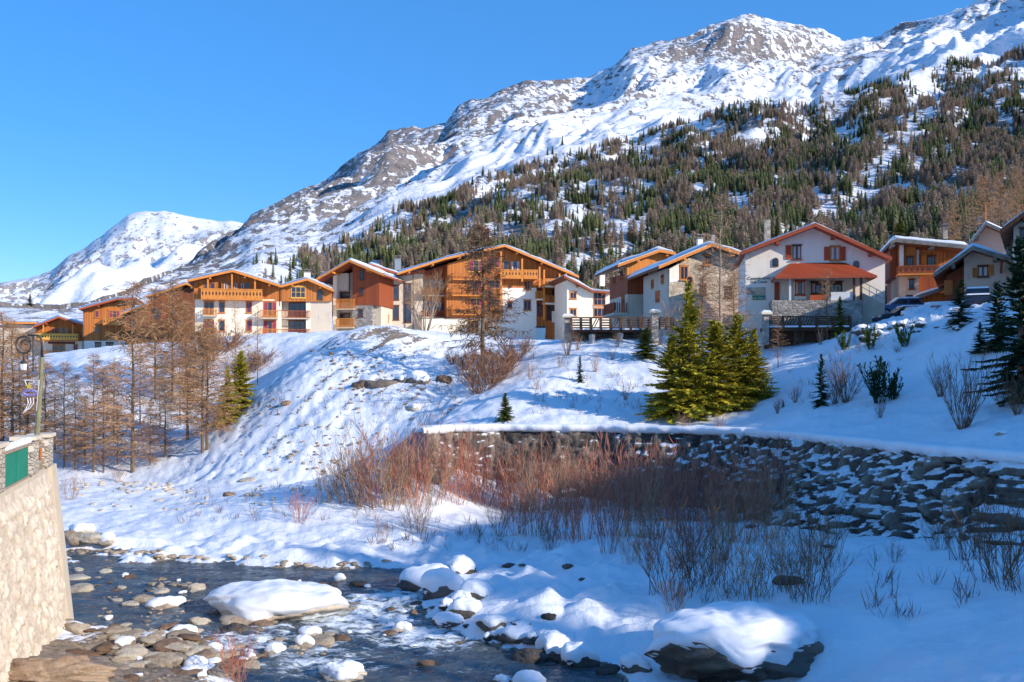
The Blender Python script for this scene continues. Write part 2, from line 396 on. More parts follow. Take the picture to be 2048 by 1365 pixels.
low = [Z(135, 1088, 0), Z(300, 1107, 0), Z(500, 1122, 0), Z(650, 1127, 0), Z(800, 1142, 0), Z(870, 1182, 0), Z(900, 1240, 0), Z(955, 1272, 0), Z(1050, 1300, 0), Z(1130, 1330, 0), Z(1300, 1352, 0.0), Z(1480, 1375, 0),
  Z(300, 1090, .5), Z(500, 1105, .5), Z(650, 1105, .5), Z(150, 1055, .45), Z(950, 1140, .5), Z(960, 1190, .5), Z(1010, 1240, .5), Z(1120, 1290, .5), Z(1300, 1310, .6),
  Z(200, 1035, .6), Z(400, 1050, .6), Z(600, 1060, .6), Z(800, 1070, .7), Z(1000, 1090, .75), Z(1200, 1140, .9), Z(1400, 1180, 1.0), Z(1600, 1200, 1.3), Z(1600, 1130, 1.2), Z(1500, 1070, .9),
  Z(1700, 1250, 1.5), Z(1900, 1230, 2.0), Z(2048, 1250, 2.4), Z(1850, 1340, 1.6), Z(2048, 1365, 2.2), Z(1680, 1330, .7), Z(1700, 1120, 1.5), Z(1900, 1110, 1.9), Z(2300, 1200, 3), Z(2048, 1085, 1.6), Z(1900, 1068, 1.2), Z(1780, 1048, .9), Z(1650, 1050, 1.0), Z(1560, 1064, .9), (30, 25, 3.5), (35, 10, 3.5), (50, 20, 5),
  D(800, 945, 57.0), D(850, 968, 56.5), D(750, 930, 59), D(900, 990, 57), D(1000, 1000, 59.5), D(1200, 1012, 59.5), Z(1400, 1040, .7),
  Z(200, 1160, -.5), Z(300, 1220, -.5), Z(500, 1160, -.5), Z(600, 1240, -.5), Z(760, 1180, -.5), Z(800, 1280, -.5), Z(950, 1340, -.5), Z(700, 1350, -.5), Z(500, 1250, -.45), Z(1150, 1370, -.5), Z(150, 1200, -.45),
  Z(480, 1318, -.1), Z(300, 1290, 0.0), Z(150, 1275, .1), Z(380, 1350, .25), Z(250, 1340, .35), Z(100, 1330, .8), Z(480, 1370, .0), (-9, 20, .6), (-4, 20, -.1), (0, 18, -.5), (5, 18, -.2), (-20, 20, 1), (-12, 10, .6), (-20, 40, .2), (-24, 52, .5), (-40, 52, 1.5), (-40, 30, 1.5)]
def midY(z0): return None
FIT_UP = tps_fit(upper_pts + low[:0] + [Z(200, 1035, .6), Z(400, 1050, .6), Z(600, 1060, .6)])
FIT_LOW = tps_fit(low + [p for p in slope_pts if p[0] < WX0 + 1] + plateau[:4])

def blendmap(x, y):
    wy = wallY(x)
    behind = (y > wy) * 1.0
    west = np.where(y > wy, sstep(WX0 + 6.0, WX0 - 0.5, x), sstep(WX0 + 1.0, WX0 - 1.5, x))
    return behind, west
def relief(x, y):
    """small snow forms"""
    wet = sstep(64, 50, y) * sstep(-26, -20, x)
    h = 0.12 * fbm(x / 2.2, y / 2.2, 4, 3, .6) + 0.25 * fbm(x / 9, y / 9, 2, 5)
    wx_ = x + 0.5 * pnoise(x / 1.7, y / 1.7, 33); wy_ = y + 0.5 * pnoise(x / 1.5, y / 1.5, 34)
    lump = np.maximum(0, 0.5 - worley(wx_ / 1.5, wy_ / 1.0, 4)[0]) * (0.5 + 0.8 * np.clip(0.5 + fbm(x / 4, y / 3, 2, 35), 0, 1))
    near_bank = sstep(52, 44, y) * sstep(9, 3, x) * sstep(26, 30, y)
    h = h + lump * 0.62 * near_bank
    # talus: streaks running down the fall line
    face = sstep(66, 72, y) * sstep(97, 90, y) * sstep(-30, -24, x) * sstep(2, -4, x)
    a = (x * 0.55 + y * 0.83); b = (x * 0.83 - y * 0.55)
    h = h + face * (0.19 * ridged(b / 2.1, a / 18, 4, 8) - 0.15 + 0.11 * fbm(x / .7, y / .7, 4, 18))
    berm = sstep(58, 62, x * 0 + y) * sstep(74, 68, y) * sstep(20, 24, x)
    crest = np.exp(-((y - 69) / 3.0) ** 2) * sstep(21, 24, x) * sstep(40, 32, x)
    h = h + crest * (0.5 * np.maximum(0, 0.8 - worley(x / 1.2, y / 1.2, 14)[0]) + 0.3 * fbm(x / .8, y / .8, 3, 2))
    return h
def ground(x, y, detail=True):
    x = np.asarray(x, float); y = np.asarray(y, float)
    zu = tps_eval(FIT_UP, x, y); zl = tps_eval(FIT_LOW, x, y)
    behind, west = blendmap(x, y)
    zl = np.maximum(zl, 0.42 - 1.6 * (1 - sstep(44.5, 48, y)))
    # in front of the wall the lower sheet, behind it the upper; west of the wall they melt together on the slope
    up_w = sstep(56, 74, y)
    west_z = zl * (1 - up_w) + zu * up_w
    z = np.where(behind > 0.5, zu, np.minimum(zl, 4.0))
    z = z * (1 - west) + west_z * west
    z = np.where((y > 47), np.maximum(z, 0.45), z)
    if detail: z = z + relief(x, y) * np.clip((z + 0.6) / 0.6, 0.35, 1)
    # left bank held by the road wall
    return z
def gz(x, y): return float(ground(np.array([x]), np.array([y]))[0])
def hit(px, py, y0=22.0, y1=200.0):
    """first ground point on the sight line of a photo pixel"""
    Y = np.linspace(y0, y1, 1400); x = (px - 1024) / F * Y; zr = H - (py - HZ) / F * Y
    g = np.maximum(ground(x, Y), 0.0)
    i = np.argmax(g >= zr)
    if g[i] < zr[i]: i = len(Y) - 1
    return Vector((x[i], Y[i], g[i]))

# valley ground: one sheet, finer near the camera
uu = np.concatenate([np.linspace(-1.6, -0.66, 60, endpoint=False), np.linspace(-0.66, 0.62, 620), np.linspace(0.62, 1.9, 70)[1:]])
# keep rows crowded on the wall line so the step is crisp: rows follow the wall where there is one
tt = np.linspace(0, 1, 250)
Ynear = lambda wy: 14 * (np.maximum(wy - 0.02, 15) / 14)
rowsA = []; rowsB = []
def col_wallY(u):
    # intersection of ray x=u*Y with wall line
    Y = np.linspace(28, 70, 900); x = u * Y
    d = Y - wallY(x); i = np.argmax(d > 0)
    return Y[i] if d[i] > 0 and x[i] > WX0 else None
cols = []
nA, nB = 250, 210
lastw = (WLY[0])
VY = np.zeros((nA + nB, len(uu)))
for j, u in enumerate(uu):
    wy = col_wallY(u)
    if wy is None: wy = lastw if u < WX0 / WLY[0] + .01 else 31.0
    VY[:nA, j] = 14 * ((wy - 0.03) / 14) ** (np.linspace(0, 1, nA))
    VY[nA:, j] = (wy + 0.03) * (215 / (wy + 0.03)) ** (np.linspace(0, 1, nB))
VX = uu[None, :] * VY
VZ = ground(VX, VY)
# the road platform behind the left bank wall stays clear of the snow sheet
mask_road = (VX < -15.5) & (VY < 33.2)
VZ = np.where(mask_road, np.minimum(VZ, 1.0), VZ)
gm = np_mesh('snowy_ground', np.stack([VX, VY, VZ], -1).reshape(-1, 3), grid_faces(nA + nB, len(uu)))
face = sstep(66, 72, VY) * sstep(98, 90, VY) * sstep(-34, -26, VX) * sstep(4, -4, VX)
sa = (VX * 0.55 + VY * 0.83); sb = (VX * 0.83 - VY * 0.55)
rk = 0.05 + face * (0.13 + 0.5 * np.clip(fbm(sb / .8, sa / 4.5, 4, 77), -1, 1))
rk += np.exp(-((VX + 11.5) ** 2 / 18 + (VY - 91) ** 2 / 22)) * 0.42
rk += sstep(80, 90, VY) * sstep(110, 100, VY) * sstep(-30, -36, VX) * 0.15
rk += sstep(0.12, -0.02, VZ) * 0.9
rk += sstep(-6, -9, VX) * sstep(32, 29, VY) * 0.8
rk += np.exp(-((VY - 69) / 3.0) ** 2) * sstep(21, 24, VX) * 0.2
rk += sstep(.10, .55, fbm(VX / 3, VY / 3, 3, 9)) * 0.10
set_attr(gm, 'rock', rk)
link('ground', gm, None, M['snow'], kind='structure')

# ------------------------------------------------------------------ river
k = N('river water'); v = k.co(); vs = k.co(scale=(0.55, 1.4, 1))
fo = k.attr('foam')
nf = k.noise(vs, 2.2, 7, 0.7)
fm = k.math('MULTIPLY', k.math('SUBTRACT', k.math('ADD', fo, k.math('MULTIPLY', k.math('SUBTRACT', nf, 0.5), 1.7)), 0.58), 5.0, clamp=True)
deep = k.ramp(k.noise(vs, 0.8, 4), [(0.35, (0.028, 0.048, 0.066)), (0.7, (0.12, 0.14, 0.145))])  # paler end of the ramp puts reflected light into the water colour
k.col(k.mix(fm, deep, (0.72, 0.78, 0.82)))
rr = k.math('ADD', k.math('MULTIPLY', fm, 0.5), 0.10); k.l(rr, k.b.inputs['Roughness']); k.b.inputs['Specular IOR Level'].default_value = 0.6
hgt = k.math('ADD', k.noise(vs, 2.6, 5, 0.6), k.math('MULTIPLY', k.noise(vs, 9.0, 4, 0.6), 0.35))
k.bump(hgt, 1.0, 0.16)
M['water'] = k.m
gx = np.arange(-34, 12, 0.11); gy = np.arange(14, 50, 0.11)
XX, YY = np.meshgrid(gx, gy)
rap = np.zeros(XX.shape)
for (px, py, r, s) in ((740, 1210, 2.2, 1.0), (800, 1190, 1.6, .8), (700, 1240, 1.4, .7), (480, 1240, 1.6, .8), (500, 1280, 1.6, .7), (860, 1270, 1.5, .8), (640, 1300, 2.0, .5), (600, 1330, 1.6, .5), (780, 1250, 2.6, .45), (900, 1290, 1.3, .6), (960, 1340, 1.4, .6), (250, 1160, 2.6, .45), (180, 1110, 1.6, .4), (420, 1290, 1.2, .7), (1130, 1345, 1.0, .5), (700, 1345, 1.8, .5), (330, 1180, 2.0, .3)):
    q = Z(px, py, 0); rap += s * np.exp(-((XX - q[0]) ** 2 / (1.6 * r * r) + (YY - q[1]) ** 2 / (r * r)))
wz = 0.035 * fbm(XX / 1.4, YY / .8, 3, 11) + 0.018 * ridged(XX / .55, YY / .3, 3, 12) + rap * (0.10 * fbm(XX / .7, YY / .4, 4, 13))
me = np_mesh('river', np.stack([XX, YY, wz], -1).reshape(-1, 3), grid_faces(*XX.shape))
set_attr(me, 'foam', np.clip(rap * 0.50, 0, .62) + 0.14)
link('river', me, None, M['water'], kind='structure')

# ------------------------------------------------------------------ mountains
def mountain_mat(name, r1, r2, sc, bumpd):
    k = N(name); v = k.co(kind='Object'); vr = k.co(kind='Object', scale=(1, 1, 2.2), rot=(0, 0, math.radians(32)))
    vst = k.co(kind='Object', scale=(1.0, 0.3, 0.6), rot=(0, 0, math.radians(32)))
    a = k.attr('rock')
    n1 = k.noise(vr, 0.03 * sc, 9, 0.78); n2 = k.noise(vst, 0.05 * sc, 8, 0.72)
    m = k.math('ADD', a, k.math('ADD', k.math('MULTIPLY', k.math('SUBTRACT', n1, 0.5), 3.6), k.math('MULTIPLY', k.math('SUBTRACT', n2, 0.5), 3.6)))
    m = k.math('MULTIPLY', k.math('SUBTRACT', m, 0.45), 8.0, clamp=True)
    rk = k.ramp(k.noise(vr, 0.03 * sc, 6, 0.7), [(0.3, r1), (0.7, r2)])
    k.col(k.mix(m, (0.80, 0.82, 0.86), rk)); k.rough(0.75, 0.15)
    h = k.math('ADD', k.noise(vr, 0.012 * sc, 9, 0.65), k.math('MULTIPLY', m, 0.10))
    k.bump(h, 0.9, bumpd); return k.m
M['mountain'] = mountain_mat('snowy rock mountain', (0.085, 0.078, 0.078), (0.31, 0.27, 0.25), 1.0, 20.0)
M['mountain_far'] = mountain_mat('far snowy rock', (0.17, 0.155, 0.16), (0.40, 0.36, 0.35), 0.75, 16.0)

sky_px = np.array([[-2500, 640], [-900, 625], [-300, 612], [0, 606], [120, 612], [225, 592], [330, 545], [400, 505], [470, 462], [500, 432], [560, 402], [620, 370], [700, 322], [725, 298], [775, 262], [830, 250], [890, 240], [915, 215], [945, 196], [1000, 178], [1060, 162], [1180, 157], [1222, 135], [1258, 96], [1300, 86], [1390, 70], [1450, 42], [1490, 26], [1540, 34], [1570, 40], [1610, 58], [1645, 62], [1690, 80], [1760, 72], [1850, 38], [1950, 2], [2048, -45], [2400, -200], [3200, -330], [4200, -250], [5000, -100]], float)
tree_px = np.array([[-2500, 660], [0, 640], [225, 615], [330, 590], [440, 560], [520, 520], [640, 500], [720, 468], [780, 432], [1000, 352], [1200, 300], [1340, 262], [1500, 215], [1620, 222], [1700, 190], [1800, 160], [1950, 122], [2048, 108], [2400, 20], [3200, -60], [4200, -20], [5000, 50]], float)
skyY = np.array([[-2500, 900], [0, 900], [120, 1000], [225, 1500], [500, 3200], [1000, 3700], [1490, 4000], [1760, 4200], [2048, 3600], [3200, 2600], [5000, 1800]], float)
treeY = np.array([[-2500, 500], [0, 500], [225, 700], [440, 1000], [780, 1500], [1200, 1850], [1600, 2000], [2048, 1900], [3200, 1500], [5000, 900]], float)
mu = np.concatenate([np.linspace(-2400, -60, 60, endpoint=False), np.linspace(-60, 2110, 620), np.linspace(2110, 5000, 110)[1:]])
ps = np.interp(mu, sky_px[:, 0], sky_px[:, 1]); pt = np.interp(mu, tree_px[:, 0], tree_px[:, 1])
Ys = np.interp(mu, skyY[:, 0], skyY[:, 1]); Yt = np.interp(mu, treeY[:, 0], treeY[:, 1])
ps = ps + 3.0 * fbm(mu / 45, mu * 0 + 3.3, 5, 21, 0.6) * np.clip((640 - ps) / 100, 0, 1)
Yb = np.interp(mu, [-2400, 0, 700, 1300, 1700, 2048, 5000], [330, 330, 430, 420, 360, 300, 260])
def mprof(t, j0=None):
    """t in 0..3: foot, forest edge start, treeline, skyline, back side"""
    pyk = np.stack([np.full_like(mu, 706), np.full_like(mu, 622), pt, ps]); Yk = np.stack([np.full_like(mu, 190), Yb, Yt, Ys])
    zk = H - (pyk - HZ) / F * Yk
    i = np.minimum(int(t), 2); f = t - i
    Y = Yk[i] * (Yk[i + 1] / Yk[i]) ** f
    py = pyk[i] * (1 - f) + pyk[i + 1] * f
    return Y, H - (py - HZ) / F * Y
ts = np.concatenate([np.linspace(0, 1, 16, endpoint=False), np.linspace(1, 2, 110, endpoint=False), np.linspace(2, 3, 230)])
MY = []; MZ = []; T = []
for t in ts:
    Y, z = mprof(t); MY.append(Y); MZ.append(z); T.append(np.full_like(mu, t))
Yc, zc = MY[-1], MZ[-1]
for q in (1, 2, 3, 4, 5, 6):
    MY.append(Yc + 90 * q * q ** .5); MZ.append(zc - 45 * q * q ** .5); T.append(np.full_like(mu, 3.0 + q))
MY = np.array(MY); MZ = np.array(MZ); T = np.array(T); MU = np.broadcast_to(mu, MY.shape)
MX = (MU - 1024) / F * MY
ca, sa_ = math.cos(math.radians(32)), math.sin(math.radians(32))
A_ = MX * sa_ + MY * ca; B_ = MX * ca - MY * sa_
amp = sstep(1.7, 2.25, T) * (1 - 0.9 * sstep(2.72, 3.0, T)) * sstep(120, 480, MU)
low_amp = sstep(0.7, 1.2, T) * (1 - sstep(1.9, 2.3, T))
R1 = ridged(B_ / 520 + 0.25 * pnoise(A_ / 700, B_ / 700, 2), A_ / 1900, 5, 41, 0.52) - 0.62
R2 = fbm(MX / 260, MY / 260, 5, 43, 0.55)
SC = MY / 3800
dz = amp * SC * (165 * R1 + 16 * R2) + low_amp * (MY / 1000) * (20 * fbm(MX / 160, MY / 160, 4, 47) + 16 * (ridged(B_ / 170, A_ / 600, 3, 49) - .6))
dz += sstep(2.6, 2.95, T) * SC * 6 * fbm(MX / 90, MY / 90, 4, 55) * sstep(300, 600, MU)
MZ2 = MZ + dz
# terraces of rock
st = sstep(2.2, 2.6, T)
MZ2 = MZ2 + st * SC * 9 * np.sin(MZ2 / (26 * SC) + 3 * pnoise(MX / 400, MY / 400, 5))
# keep the displaced face under the skyline of its own column
lim = zc - 6 * SC[len(ts) - 1]
ang = (MZ2 - H) / MY; anglim = (zc - H) / Yc
MZ2 = np.where((T < 2.97) & (ang > anglim - 0.004), H + (anglim - 0.004 - 0.004 * (3 - T)) * MY, MZ2)
mm = np_mesh('mountain', np.stack([MX, MY, MZ2], -1).reshape(-1, 3), grid_faces(*MX.shape))
gy_, gx_ = np.gradient(MZ2); steep = np.abs(gy_) / np.maximum(np.abs(np.gradient(MY, axis=0)), 1e-3)
rock = 0.16 + 0.09 * sstep(2.35, 2.7, T) + sstep(0.55, 1.3, steep) * 0.35 + 0.15 * sstep(2.5, 2.95, T)
rock += 0.07 * sstep(2.55, 2.9, T) * sstep(1240, 1120, MU) * sstep(380, 600, MU)
rock += 0.10 * sstep(2.05, 2.5, T) * sstep(1250, 1000, MU)
rock += 0.24 * fbm(MX / 420, MY / 420, 3, 61) + 0.42 * (ridged(B_ / 150, A_ / 800, 3, 66) - .62)
rock += 0.22 * sstep(1000, 700, MU) * sstep(1.9, 2.3, T)
rock -= 0.28 * sstep(2.45, 2.15, T) * sstep(1.95, 2.05, T)
rock -= 0.25 * sstep(1750, 1850, MU) * sstep(1.9, 2.1, T)
rock += (T < 2.0) * 0.10
set_attr(mm, 'rock', np.clip(rock, -0.3, 0.9))
link('mountain', mm, None, M['mountain'], kind='structure')

# the farther peak on the left
fp = np.array([[-1500, 600], [-400, 585], [0, 566], [60, 556], [105, 541], [132, 516], [175, 492], [200, 474], [232, 450], [255, 430], [275, 424], [330, 422], [380, 434], [430, 441], [480, 445], [560, 470], [700, 520], [1000, 560]], float)
fu = np.linspace(-1400, 1000, 480)
fs = np.interp(fu, fp[:, 0], fp[:, 1]) + 2.0 * fbm(fu / 30, fu * 0, 4, 71)
fts = np.linspace(0, 1, 150)
FY = np.array([1900 + (5200 - 1900) * t ** 1.1 + 0 * fu for t in fts] + [5200 + 150 * q + 0 * fu for q in (1, 3, 6)])
FPY = np.array([720 * (1 - t) + fs * t for t in fts] + [fs] * 3)
FZ = H - (FPY - HZ) / F * FY
for q, dn in enumerate((60, 300, 900)): FZ[len(fts) + q] = FZ[len(fts) - 1] - dn
FX = (np.broadcast_to(fu, FY.shape) - 1024) / F * FY
FT = np.array([t + 0 * fu for t in fts] + [1.2 + 0 * fu] * 3)
fa = FX * sa_ + FY * ca; fb = FX * ca - FY * sa_
fd = (1 - sstep(0.86, 1.0, FT)) * sstep(.1, .4, FT)
FZ = FZ + fd * (150 * (ridged(fb / 620, fa / 1900, 4, 81) - .62) + 50 * fbm(FX / 300, FY / 300, 4, 83))
ang = (FZ - H) / FY; al = (FZ[len(fts) - 1] - H) / 5200
FZ = np.where((FT < .97) & (ang > al - .003), H + (al - .003) * FY, FZ)
fm_ = np_mesh('far_peak', np.stack([FX, FY, FZ], -1).reshape(-1, 3), grid_faces(*FX.shape))
FU = np.broadcast_to(fu, FX.shape)
set_attr(fm_, 'rock', 0.03 + 0.22 * fbm(FX / 500, FY / 500, 3, 85) + 0.28 * sstep(.72, .85, FT) - 0.22 * sstep(.9, .97, FT) + 0.25 * sstep(230, 150, FU) * sstep(.6, .8, FT) - .25 * sstep(.45, .55, FT) * sstep(.72, .6, FT))
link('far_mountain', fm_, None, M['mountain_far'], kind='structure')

# the hillside on the right, outside the frame, whose ridge keeps the river bend in shade
hx = np.linspace(44, 260, 60); hy = np.linspace(-140, 100, 80)
HX, HY = np.meshgrid(hx, hy)
prof = np.interp(HX, [44, 52, 68, 90, 140, 260], [0, .30, 1, .96, .8, .6])
rid = np.interp(HY, [-140, -70, -30, -20, -12, -4, 4, 32, 52, 72, 96], [30, 33, 32, 30, 29.3, 30.3, 34, 31, 28.5, 18, 8])
HZZ = 2 + prof * rid * 1.0 + 1.5 * fbm(HX / 15, HY / 15, 3, 91) * prof
hm = np_mesh('hillside', np.stack([HX, HY, HZZ], -1).reshape(-1, 3), grid_faces(*HX.shape)); set_attr(hm, 'rock', HX * 0 + 0.15)
link('hillside', hm, None, M['snow'], kind='structure')
# ------------------------------------------------------------------ river retaining wall
def resample(pts, step):
    P = np.array(pts, float); d = np.r_[0, np.cumsum(np.hypot(*np.diff(P, axis=0).T))]
    s = np.arange(0, d[-1], step); return s, np.interp(s, d, P[:, 0]), np.interp(s, d, P[:, 1])
k = N('rough wall stone with lodged snow'); v = k.co()
g = k.n('ShaderNodeNewGeometry'); spz = k.n('ShaderNodeSeparateXYZ'); k.l(g.outputs['Normal'], spz.inputs[0])
rockc = k.ramp(k.math('ADD', k.math('MULTIPLY', k.attr('cell'), 0.6), k.math('MULTIPLY', k.noise(v, 5, 6, .65), 0.5)), [(0.2, (0.035, 0.032, 0.03)), (0.5, (0.12, 0.10, 0.085)), (0.85, (0.28, 0.23, 0.18))])
sm = k.math('ADD', spz.outputs[2], k.math('MULTIPLY', k.math('SUBTRACT', k.noise(v, 1.1, 5, .6), 0.5), 1.5))
sm = k.math('MULTIPLY', k.math('SUBTRACT', sm, 0.53), 9.0, clamp=True)
k.col(k.mix(sm, rockc, (0.8, 0.83, 0.87))); k.rough(0.85, 0.2).bump(k.noise(k.co(scale=(1, 1, .5)), 6, 6, .65), 0.7, 0.12)
M['wallstone'] = k.m
root = empty('retaining_wall', (WLX[0], WLY[0], 0), label='long dark rough stone river wall with snow lodged in its joints', cat='retaining wall')
O = Vector(root.location)
s, X, Yw = resample(wall_line[:-1], 0.14)
nz = 46
tx = np.gradient(X, s); ty = np.gradient(Yw, s); nx = ty; ny = -tx            # towards the river
hh = np.linspace(0, 1, nz)
S, Hh = np.meshgrid(s, hh, indexing='ij')
basez = np.array([min(3.6, float(z)) for z in np.maximum(ground(X + nx * 1.6, Yw + ny * 1.6, False), .3)]) - 0.7
ZZ = basez[:, None] + (WALL_Z - 0.06 - basez[:, None]) * hh[None, :]
d1, d2, cv = worley(S / 0.52 + .6 * pnoise(S / 1.3, ZZ / 1.3, 3), ZZ / 0.62 + .7 * pnoise(S / 1.6, ZZ / 1.3, 4), 6)
e1, e2, cv2 = worley(S / 0.42, ZZ / 0.36, 16)
rough_amt = sstep(12, 30, S)
disp = (0.18 + 0.5 * rough_amt) * sstep(0.0, .2, d2 - d1) * (0.25 + cv) * .75 + 0.13 * sstep(0, .3, e2 - e1) * (.3 + cv2) + 0.07 * fbm(S / .6, ZZ / .6, 4, 7)
tilt = (0.26 + .38 * rough_amt) * (WALL_Z - ZZ)
tilt = tilt * (1 + 0.2 * pnoise(S / 3, ZZ / 2, 8)) + rough_amt * 0.35 * np.floor((WALL_Z - ZZ) / 1.3 + 1.1 * fbm(S / 2.2, ZZ / 3, 2, 19)) 
off = disp + tilt * 0.75
off[:, -1] = -0.3
off = -0.35 + (off + 0.35) * sstep(0.0, 0.7, S)
VV = np.stack([X[:, None] + nx[:, None] * off - O.x, Yw[:, None] + ny[:, None] * off - O.y, ZZ], -1)
me = np_mesh('masonry', VV.reshape(-1, 3), grid_faces(len(s), nz)); set_attr(me, 'cell', cv)
link('masonry', me, root, M['wallstone'])
# thick slab of snow along the top
s2, X2, Y2 = resample(wall_line[:-1], 0.2)
tx = np.gradient(X2, s2); ty = np.gradient(Y2, s2)
th = 0.50 + 0.10 * fbm(s2 / 2.5, s2 * 0, 3, 5); lip = 0.42 + 0.22 * fbm(s2 / 1.8, s2 * 0 + 5, 3, 6) + sstep(14, 30, s2) * .25
ragged = 0.10 * fbm(s2 / .5, s2 * 0 + 9, 3, 8) * (0.4 + sstep(14, 30, s2)) - 0.18 * sstep(14, 30, s2) * np.clip(fbm(s2 / 1.6, s2 * 0 + 7, 2, 77), 0, 1)
prof = [(-2.2, 0.10), (-1.0, 0.30), (0.0, 0.42), (.55, .40), (.9, .28), (1.0, .05), (.92, -.35), (.6, -.55), (0.1, -.6)]
rows = []
for a, b in prof:
    o_ = a * np.where(a > 0, lip, 1.0) ; zz = WALL_Z + 0.05 + b * th + (ragged if b < 0 else 0)
    rows.append(np.stack([X2 + ty * o_ - O.x, Y2 - tx * o_ - O.y, zz + 0 * s2], -1))
me = np_mesh('snow_cap', np.array(rows).reshape(-1, 3), grid_faces(len(prof), len(s2)))
link('snow_cap', me, root, M['snowcap'])
# smooth wing wall that runs out into the slope
m = MB()
wd = Vector((-.72, .69, 0)); wn = Vector((-.69, -.72, 0)); wo_ = Vector((WLX[0] + .3, WLY[0] - .75, 0))
def wl(px, py):
    d = Vector(((px - 1024) / F, 1, -(py - HZ) / F)); t = (wo_ - Vector((0, 0, 0))).dot(wn) / (d.x * wn.x + d.y * wn.y); P = Vector((0, 0, H)) + d * t; return P
pw = [wl(854, 866), wl(832, 870), wl(812, 878), wl(795, 890), wl(778, 908), wl(786, 925), wl(806, 940), wl(826, 962), wl(854, 985)]
v = [p - O for p in pw] + [p - O - wn * .05 for p in pw]; n9 = len(pw)
m.add(v, [tuple(range(n9)), tuple(range(2 * n9 - 1, n9 - 1, -1))] + [(q, (q + 1) % n9, n9 + (q + 1) % n9, n9 + q) for q in range(n9)])
M['wing'] = simple('shade-toned smooth concrete', (0.21, 0.17, 0.19), 0.8, 0.1, 1.2, 0.2, .01)  # dark violet tone puts the shade on the wall end into its colour
m.build('wing_wall', M['wing'], root, label='smooth grey end of the river wall')

# ------------------------------------------------------------------ road wall on the left bank
root = empty('road_wall', (-14.9, 33.2, 0), label='tall tan stone road wall standing in the river on the left', cat='retaining wall')
O = Vector(root.location)
A0 = Vector((-11.0, 19.0)); A1 = Vector((-15.3, 33.3)); dirv = (A1 - A0).normalized(); nrm = Vector((dirv.y, -dirv.x))   # towards the river
Lw = (A1 - A0).length; TOPZ = 5.22
s = np.arange(0, Lw - 1.0, 0.09); hz = np.linspace(-0.8, TOPZ - 0.02, 80)
S, ZZ = np.meshgrid(s, hz, indexing='ij')
d1, d2, cv = worley(S / .40 + .3 * pnoise(S / .8, ZZ / .8, 3), ZZ / .40 + .3 * pnoise(S / .7, ZZ / .7, 4), 61)
e1, e2, cv2 = worley(S / .26, ZZ / .34, 62)
fade = sstep(TOPZ - .35, TOPZ - .7, ZZ)
disp = fade * (0.09 * sstep(0, .3, d2 - d1) * (.3 + cv) + .07 * sstep(0, .35, e2 - e1) * cv2 + .03 * fbm(S * 3, ZZ * 3, 3, 5)) + 0.10 * (TOPZ - ZZ)
PX = A0.x + dirv.x * S + nrm.x * disp - O.x; PY = A0.y + dirv.y * S + nrm.y * disp - O.y
me = np_mesh('stone_face', np.stack([PX, PY, ZZ], -1).reshape(-1, 3), grid_faces(*S.shape)[:, ::-1])
k = N('pale rubble set in mortar'); v = k.co()
c_ = k.ramp(k.math('ADD', k.math('MULTIPLY', k.attr('cell'), .45), k.math('MULTIPLY', k.noise(v, 4, 6, .65), .55)), [(0.12, (0.24, 0.17, 0.12)), (.3, (0.54, 0.44, 0.33)), (.6, (0.68, 0.58, 0.45)), (.85, (0.78, 0.70, 0.58))])
k.col(c_).rough(.9, .2).bump(k.noise(v, 9, 6, .65), .7, .05); M['rubble_tan'] = k.m
set_attr(me, 'cell', (cv * .8 + .2) * sstep(0.0, .14, d2 - d1) * (.55 + .45 * sstep(0, .12, e2 - e1))); link('stone_face', me, root, M['rubble_tan'])  # crevices darkened through the colour, standing in for their shade
m = MB()      # smooth corner pier, battered, and a body behind the facing
def wp(t, off, z): q = A0 + dirv * t + nrm * off; return (q.x - O.x, q.y - O.y, z)
b0 = 0.60 + .16; t0 = 0.16
v = [wp(Lw - 1.05, .62 + .12, -.8), wp(Lw, .62 + .12, -.8), wp(Lw, -3.0, -.8), wp(Lw - 1.05, -3.0, -.8), wp(Lw - 1.05, .12, TOPZ), wp(Lw, .12, TOPZ), wp(Lw, -3, TOPZ), wp(Lw - 1.05, -3, TOPZ)]
m.add(v, [(3, 2, 1, 0), (4, 5, 6, 7), (0, 1, 5, 4), (1, 2, 6, 5), (2, 3, 7, 6), (3, 0, 4, 7)])
m.build('corner_pier', M['concrete'], root)
m = MB()
v = [wp(0, .0, -.8), wp(Lw - 1.06, .0, -.8), wp(Lw - 1.06, -8.0, -.8), wp(0, -8, -.8), wp(0, 0.02, TOPZ - .01), wp(Lw - 1.06, 0.02, TOPZ - .01), wp(Lw - 1.06, -8, TOPZ - .01), wp(0, -8, TOPZ - .01)]
m.add(v, [(3, 2, 1, 0), (4, 5, 6, 7), (0, 1, 5, 4), (1, 2, 6, 5), (2, 3, 7, 6), (3, 0, 4, 7)])
m.build('wall_body', M['concrete'], root)
rz = math.atan2(dirv.y, dirv.x)
def along(px):      # distance along the wall top for a photo column
    # ray x=(px-1024)/F*Y meets A0 + t*dir
    u = (px - 1024) / F; t = (u * A0.y - A0.x) / (dirv.x - u * dirv.y); return t
